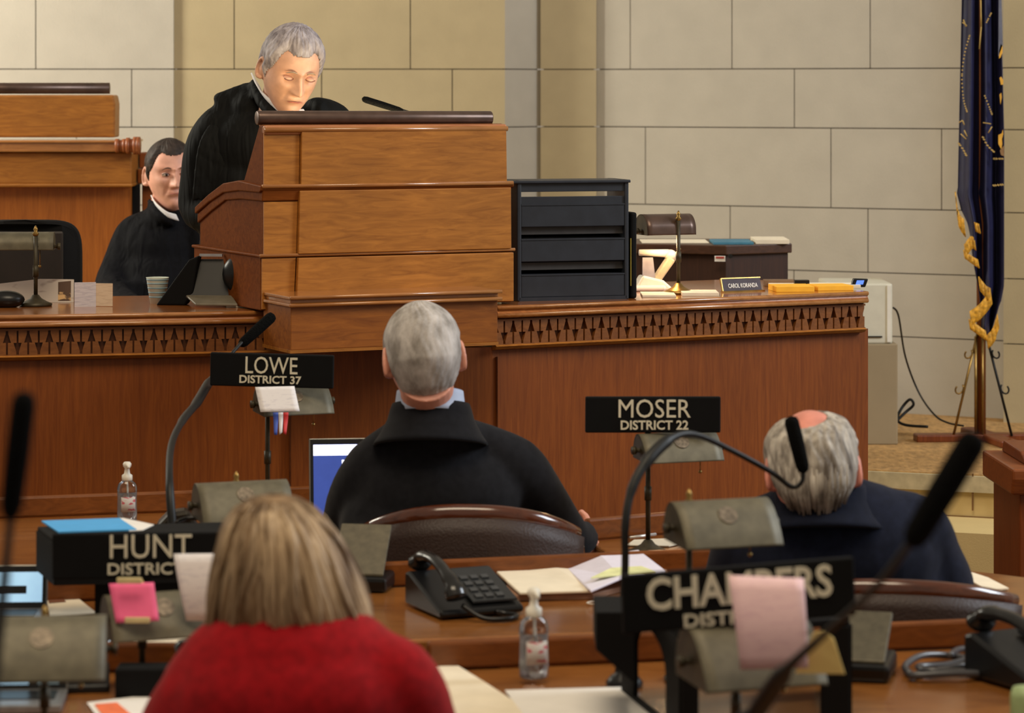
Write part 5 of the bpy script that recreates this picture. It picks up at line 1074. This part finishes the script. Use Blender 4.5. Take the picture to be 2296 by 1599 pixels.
# ---------------------------------------------------------------- grey-haired man seen from behind
D = 6.2
gm = thing('person', 'grey-haired person in dark suit seen from behind, seated between two name signs', 'person', (W(980, 1200, D).x, D+.05, 0))
hc = W(950, 806, 6.18)
sk3 = skin('skin_pink', rgb(206, 142, 120))
def ex(b):
    nb_ = W(966, 985, 6.25)
    arm_hand(b, nb_, [W(1165, 1035, 6.26), W(1235, 1120, 6.31), W(1300, 1225, 6.40), W(1322, 1222, 6.47)], (-.45, .1, .42), (.5, -.8, .2), 1, .85, .9)
    arm_hand(b, nb_, [W(805, 1045, 6.26), W(756, 1170, 6.38), W(800, 1185, 6.50)], (.3, 1, -.05), (0, 0, 1), 1, .95, .5)
Mg = make_head(gm, hc, R(186), R(8), R(5), sk3, .985, brow_c=rgb(150, 140, 130), neck_to=W(962, 935, 6.25), neck_r=.062, extra=ex)
hm3 = hair_mat('short_grey_hair', rgb(132, 126, 120), rgb(196, 190, 186), (26, 26, 14), .8)
hair_cap(gm, Mg, hm3, mask_m(.55, .05, -.74), .008, .0008)
collar(gm, W(964, 926, 6.212), .0715, R(14), M_shirtb, .046, yaw=PI, rise=0, open_=0)
M_suit = cloth_mat('charcoal_suit', rgb(26, 26, 30), (5, 5, 4), .03, .5)
b = MB(); b.ball(W(985, 1105, 6.24), (.18, .11, .125)); b.ball(W(965, 1195, 6.26), (.20, .13, .18)); b.ball(W(970, 974, 6.24), (.115, .085, .050)); b.tube([W(965, 1150, 6.27), W(965, 1350, 6.3), W(965, 1450, 6.3)], [.19, .18, .17], 24, ry=.75)
limb(b, [W(905, 980, 6.25), W(838, 1046, 6.26), W(794, 1112, 6.30), W(776, 1182, 6.38), W(800, 1195, 6.50)], [.046, .062, .057, .052, .040])
limb(b, [W(1045, 982, 6.25), W(1155, 1042, 6.26), W(1212, 1110, 6.30), W(1280, 1205, 6.38), W(1312, 1200, 6.44)], [.044, .062, .054, .046, .036])
b.build('suit_jacket', M_suit, gm, world=True, remesh=.009, sm=7)
b = MB(); Mc = Matrix.Translation(W(966, 938, 6.215)) @ Matrix.Rotation(PI, 4, 'Z') @ Matrix.Rotation(R(14), 4, 'X')
b.grid(jcollar(Mc, 1.10), 44, 13); b.build('jacket_collar', cloth_mat('charcoal_collar', rgb(20, 20, 24), (5, 5, 4), .01, .3), gm, True, world=True, solid=.007)
trousers(gm, (W(965, 0, 6.25).x, 6.30, .53), (0, 1), M_suit, knee=.40)
# ---------------------------------------------------------------- balding man
D = 5.6
bm_ = thing('person', 'balding grey-haired person in navy suit seen from behind at right', 'person', (W(1850, 1200, D).x, D+.05, 0))
hc = W(1822, 1060, 5.58)
sk4 = skin('skin_rosy', rgb(214, 138, 120))
def ex(b):
    nb_ = W(1845, 1170, 5.65)
    arm_hand(b, nb_, [W(1695, 1210, 5.65), W(1650, 1330, 5.72), W(1700, 1320, 5.92)], (0, 1, -.05), (0, 0, 1), 1, .95, .4)
    arm_hand(b, nb_, [W(2040, 1190, 5.65), W(2110, 1320, 5.70), W(1990, 1325, 5.92)], (0, 1, -.05), (0, 0, 1), -1, .95, .4)
Mb = make_head(bm_, hc, R(178), R(16), R(3), sk4, 1.02, brow_c=rgb(150, 140, 130), neck_to=W(1835, 1130, 5.70), neck_r=.062, extra=ex)
base_mask = mask_m(.45, .0, -.62)
def bald(d):
    # thin hair over the sides and back, bald patch on the crown
    q = Vector((.10, .42, .90)).normalized(); a = math.acos(max(-1, min(1, d.dot(q))))
    q2 = Vector((.1, -.3, .95)).normalized(); a2 = math.acos(max(-1, min(1, d.dot(q2))))
    return min(base_mask(d), (min(a-.40-.12*d.z, a2-.46))*4)
hair_cap(bm_, Mb, hair_mat('thin_grey_hair', rgb(104, 96, 88), rgb(196, 188, 176), (46, 46, 9), .7), bald, .013, .002)
b = MB()
rng = random.Random(5)
for i in range(70):
    u = rng.uniform(-1, 1); x = u*.070; z0 = rng.uniform(.02, -.03); y0 = -1
    d0 = Vector((u*.86, .8, -.05+rng.uniform(-.1, .1))).normalized(); d1 = Vector((u*.80, .75, -.62+rng.uniform(-.12, .08))).normalized()
    b.tube([Mb @ head_pt(d0, off=.012), Mb @ head_pt(d0.lerp(d1, .5).normalized(), off=.016), Mb @ head_pt(d1, off=.016)], [.003, .005, .0015], 6)
b.build('hair_locks', _M['thin_grey_hair'], bm_, True, world=True)
M_navys = cloth_mat('navy_suit', rgb(22, 26, 42), (5, 5, 4), .03, .5)
b = MB(); b.ball(W(1870, 1240, 5.64), (.21, .125, .15)); b.ball(W(1850, 1155, 5.64), (.14, .092, .072)); b.ball(W(1870, 1330, 5.66), (.22, .13, .16)); b.tube([W(1870, 1300, 5.66), W(1870, 1500, 5.68)], [.20, .18], 24, ry=.75)
limb(b, [W(1760, 1160, 5.64), W(1690, 1200, 5.65), W(1655, 1260, 5.68), W(1640, 1340, 5.72), W(1690, 1310, 5.88)], [.055, .068, .060, .055, .042])
limb(b, [W(1950, 1150, 5.64), W(2048, 1180, 5.65), W(2085, 1245, 5.68), W(2118, 1330, 5.70), W(1990, 1320, 5.88)], [.050, .066, .062, .056, .042])
b.build('suit_jacket', M_navys, bm_, world=True, remesh=.009, sm=7)
b = MB(); Mc = Matrix.Translation(W(1842, 1124, 5.61)) @ Matrix.Rotation(PI, 4, 'Z') @ Matrix.Rotation(R(14), 4, 'X')
b.grid(jcollar(Mc, 1.12), 44, 13); b.build('jacket_collar', cloth_mat('navy_collar', rgb(17, 21, 36), (5, 5, 4), .01, .3), bm_, True, world=True, solid=.007)
trousers(bm_, (W(1870, 0, 5.64).x, 5.66, .53), (0, 1), M_navys, knee=.36)
# ---------------------------------------------------------------- woman in red
wm = thing('person', 'person with shoulder-length blonde-brown hair and red sweater seen from behind', 'person', (W(650, 1500, 3.95).x, 3.98, 0))
hc = W(632, 1312, 4.06)
sk5 = skin('skin_fair', rgb(214, 164, 140))
def ex(b):
    nb_ = W(655, 1480, 4.02)
    arm_hand(b, nb_, [W(460, 1550, 4.0), W(375, 1730, 4.05), W(420, 1760, 4.20)], (0, 1, -.05), (0, 0, 1), 1, .9, .4)
    arm_hand(b, nb_, [W(880, 1540, 4.0), W(940, 1730, 4.05), W(870, 1760, 4.20)], (0, 1, -.05), (0, 0, 1), -1, .9, .4)
Mw = make_head(wm, hc, R(184), R(14), R(0), sk5, .98, brow_c=rgb(120, 90, 60), neck_to=W(655, 1450, 4.02), neck_r=.048, extra=ex)
M_red = cloth_mat('red_sweater', rgb(140, 14, 22), (6, 6, 5), .03, .5, rough=.95, sheen=.08)
b = MB(); b.ball(W(655, 1570, 4.0), (.18, .11, .10)); b.ball(W(660, 1484, 4.02), (.10, .07, .048)); b.ball(W(655, 1650, 4.02), (.20, .13, .2)); b.tube([W(655, 1600, 4.02), W(655, 1900, 4.05)], [.19, .18], 24, ry=.75)
limb(b, [W(570, 1494, 4.02), W(462, 1555, 4.0), W(400, 1640, 4.02), W(375, 1750, 4.05), W(410, 1765, 4.2)], [.040, .060, .058, .055, .045])
limb(b, [W(770, 1470, 4.02), W(880, 1520, 4.0), W(930, 1612, 4.02), W(945, 1750, 4.05), W(870, 1765, 4.2)], [.042, .060, .058, .055, .045])
b.build('sweater', M_red, wm, world=True, remesh=.008, sm=8)
b = MB(); Mc = Matrix.Translation(W(668, 1425, 4.02)) @ Matrix.Rotation(R(6), 4, 'X')
b.lathe([(.075, -.03), (.066, .0), (.060, .020), (.056, .022), (.054, 0)], W(670, 1440, 4.02)); b.build('sweater_neck', M_red, wm, True, world=True)
trousers(wm, (W(655, 0, 4.0).x, 4.02, .53), (0, 1), M_black, knee=.36)
# hair: rings of the bob, rows of (pixel y, left x, right x, depth half)
hm5 = hair_mat('blonde_brown_hair', rgb(62, 42, 20), rgb(160, 130, 96), (17, 17, 2.2), .55)
rows = [(1112, 590, 636, .012), (1120, 560, 668, .035), (1140, 533, 700, .06), (1170, 513, 728, .078), (1210, 502, 754, .090), (1250, 493, 776, .097), (1290, 485, 796, .100), (1330, 478, 812, .100), (1370, 472, 826, .096), (1400, 470, 830, .090), (1425, 474, 820, .080)]
def rowat(v):
    k = v*(len(rows)-1); i = min(int(k), len(rows)-2); f = k-i; a, c = rows[i], rows[i+1]
    return [a[j]+(c[j]-a[j])*f for j in range(4)]
YC = 4.05
def hsurf(a, v, o=0.0):
    """a azimuth: 0 = camera side (-y) centre, positive to the right"""
    y, xl, xr, dp = rowat(v); cxp = (xl+xr)/2; hwid = (xr-xl)/2*YC/F+o
    c = W(cxp, y, YC); dp += o
    drop = 0
    if v > .82: drop = (v-.82)/.18*(.030*(math.sin(a) < -.55)*min(1, (-.55-math.sin(a))/.3) if math.sin(a) < -.55 else -.012*math.cos(a))
    return c+Vector((hwid*math.sin(a), -dp*math.cos(a), -drop))
def wav(a, v): return .0035*math.sin(a*17+v*3+2*math.sin(v*4))*min(1, v*3)+.002*math.sin(a*41+v*6)*min(1, v*3)
b = MB()
b.grid(lambda u, v: hsurf(u*2*PI, v, wav(u*2*PI, v)) if not (PI*.72 < u*2*PI < PI*1.28 and v > .3) else hsurf(u*2*PI, v, -.035), 140, 50, closeu=True)
b.build('hair', hm5, wm, True, world=True, solid=.004)
b = MB(); rng = random.Random(11)
for i in range(120):
    a1 = rng.uniform(-2.0, 2.0); a0 = a1*.8; v0 = rng.uniform(.02, .3); v1 = rng.uniform(.85, 1.0); o = rng.uniform(.001, .006); wv = rng.uniform(-.12, .12)
    pts = [hsurf(a0+(a1-a0)*k/8+wv*math.sin(k*.8), v0+(v1-v0)*k/8, o+wav(a1, v0+(v1-v0)*k/8)) for k in range(9)]
    r0 = rng.uniform(.0025, .0055); b.tube(pts, [.001]+[r0]*6+[r0*.8, .0008], 6, ry=.5)
for i in range(26):   # longer strands hanging at the left side
    a1 = rng.uniform(-1.9, -1.1); pts = [hsurf(a1*.9+a1*.1*k/8, .2+.8*k/8, .003+.002*math.sin(k)) for k in range(9)]; e = pts[-1]; pts += [e+Vector((.002, 0, -.02)), e+Vector((.0, 0, -.038-rng.uniform(0, .01)))]
    b.tube(pts, [.001]+[.004]*8+[.003, .0006], 6)
for i in range(22):   # flick at lower right
    a1 = rng.uniform(.4, 1.6); pts = [hsurf(a1*.9+a1*.1*k/8, .3+.7*k/8, .004) for k in range(9)]; e = pts[-1]; pts += [e+Vector((-.006, 0, -.008)), e+Vector((-.018, 0, -.010-rng.uniform(0, .012)))]
    b.tube(pts, [.001]+[.004]*8+[.003, .0006], 6)
b.build('hair_locks', hair_mat('blonde_locks', rgb(84, 58, 30), rgb(200, 174, 140), (18, 18, 2), .5), wm, True, world=True)
wc = thing('chair', 'chair under the person in the red sweater', 'chair', (cyl(655, 4.0), 3.98, 0), 0, None)
b = MB(); b.box((0, .06, .40), (.44, .42, .07)); b.build('seat', M_leather, wc, bevel=.02)
b = MB(); b.tube([(0, .06, .05), (0, .06, .37)], .03, 14); b.lathe([(.24, 0), (.22, .03), (.05, .06)], (0, .06, 0)); b.build('pedestal', M_iron, wc, True)

# ================================================================ sub-parts: hang details under the part they belong to
SUB = {'embossed_seal': 'lamp_shade', 'end_cap': 'lamp_shade', 'finial': 'pole', 'screen': 'lid', 'bezel': 'lid', 'screen_content': 'lid', 'keyboard': 'keyboard_base',
       'key': 'keypad_panel', 'label_sticker': 'bottle_body', 'dip_tube': 'pump', 'carved_frieze': 'frieze_board', 'nosing': 'desktop', 'iris': 'eye', 'upper_lid': 'eye', 'lash_line': 'eyelid',
       'robe_pleats': 'robe', 'jacket_collar': 'suit_jacket', 'ring_stripe': 'cup_body', 'sticker_print': 'warning_sticker', 'can_band': 'can_body', 'back_shell': 'backrest', 'face_photo': 'cover_page',
       'corner_trim': 'housing', 'paper_slot': 'housing', 'display': 'case', 'button': 'case', 'dial': 'case', 'hair_locks': 'hair', 'inlay_slots': 'stiles', 'top_rail': 'backrest'}
last = {}
for o in BUILT:
    if o.parent is None: continue
    nm = o.name.split('.')[0]; key = (o.parent.name, nm)
    if nm == 'lettering':
        for q in ('sign_plate', 'plate'):
            if (o.parent.name, q) in last: o.parent = last[(o.parent.name, q)]; break
    elif nm in SUB and (o.parent.name, SUB[nm]) in last: o.parent = last[(o.parent.name, SUB[nm])]
    else: last[key] = o
for o in list(BUILT):    # the rail is built before the backrest it crowns
    if o.parent is not None and o.name.split('.')[0] == 'top_rail' and o.parent.type == 'EMPTY':
        for q in o.parent.children:
            if q.name.split('.')[0] == 'backrest': o.parent = q; break
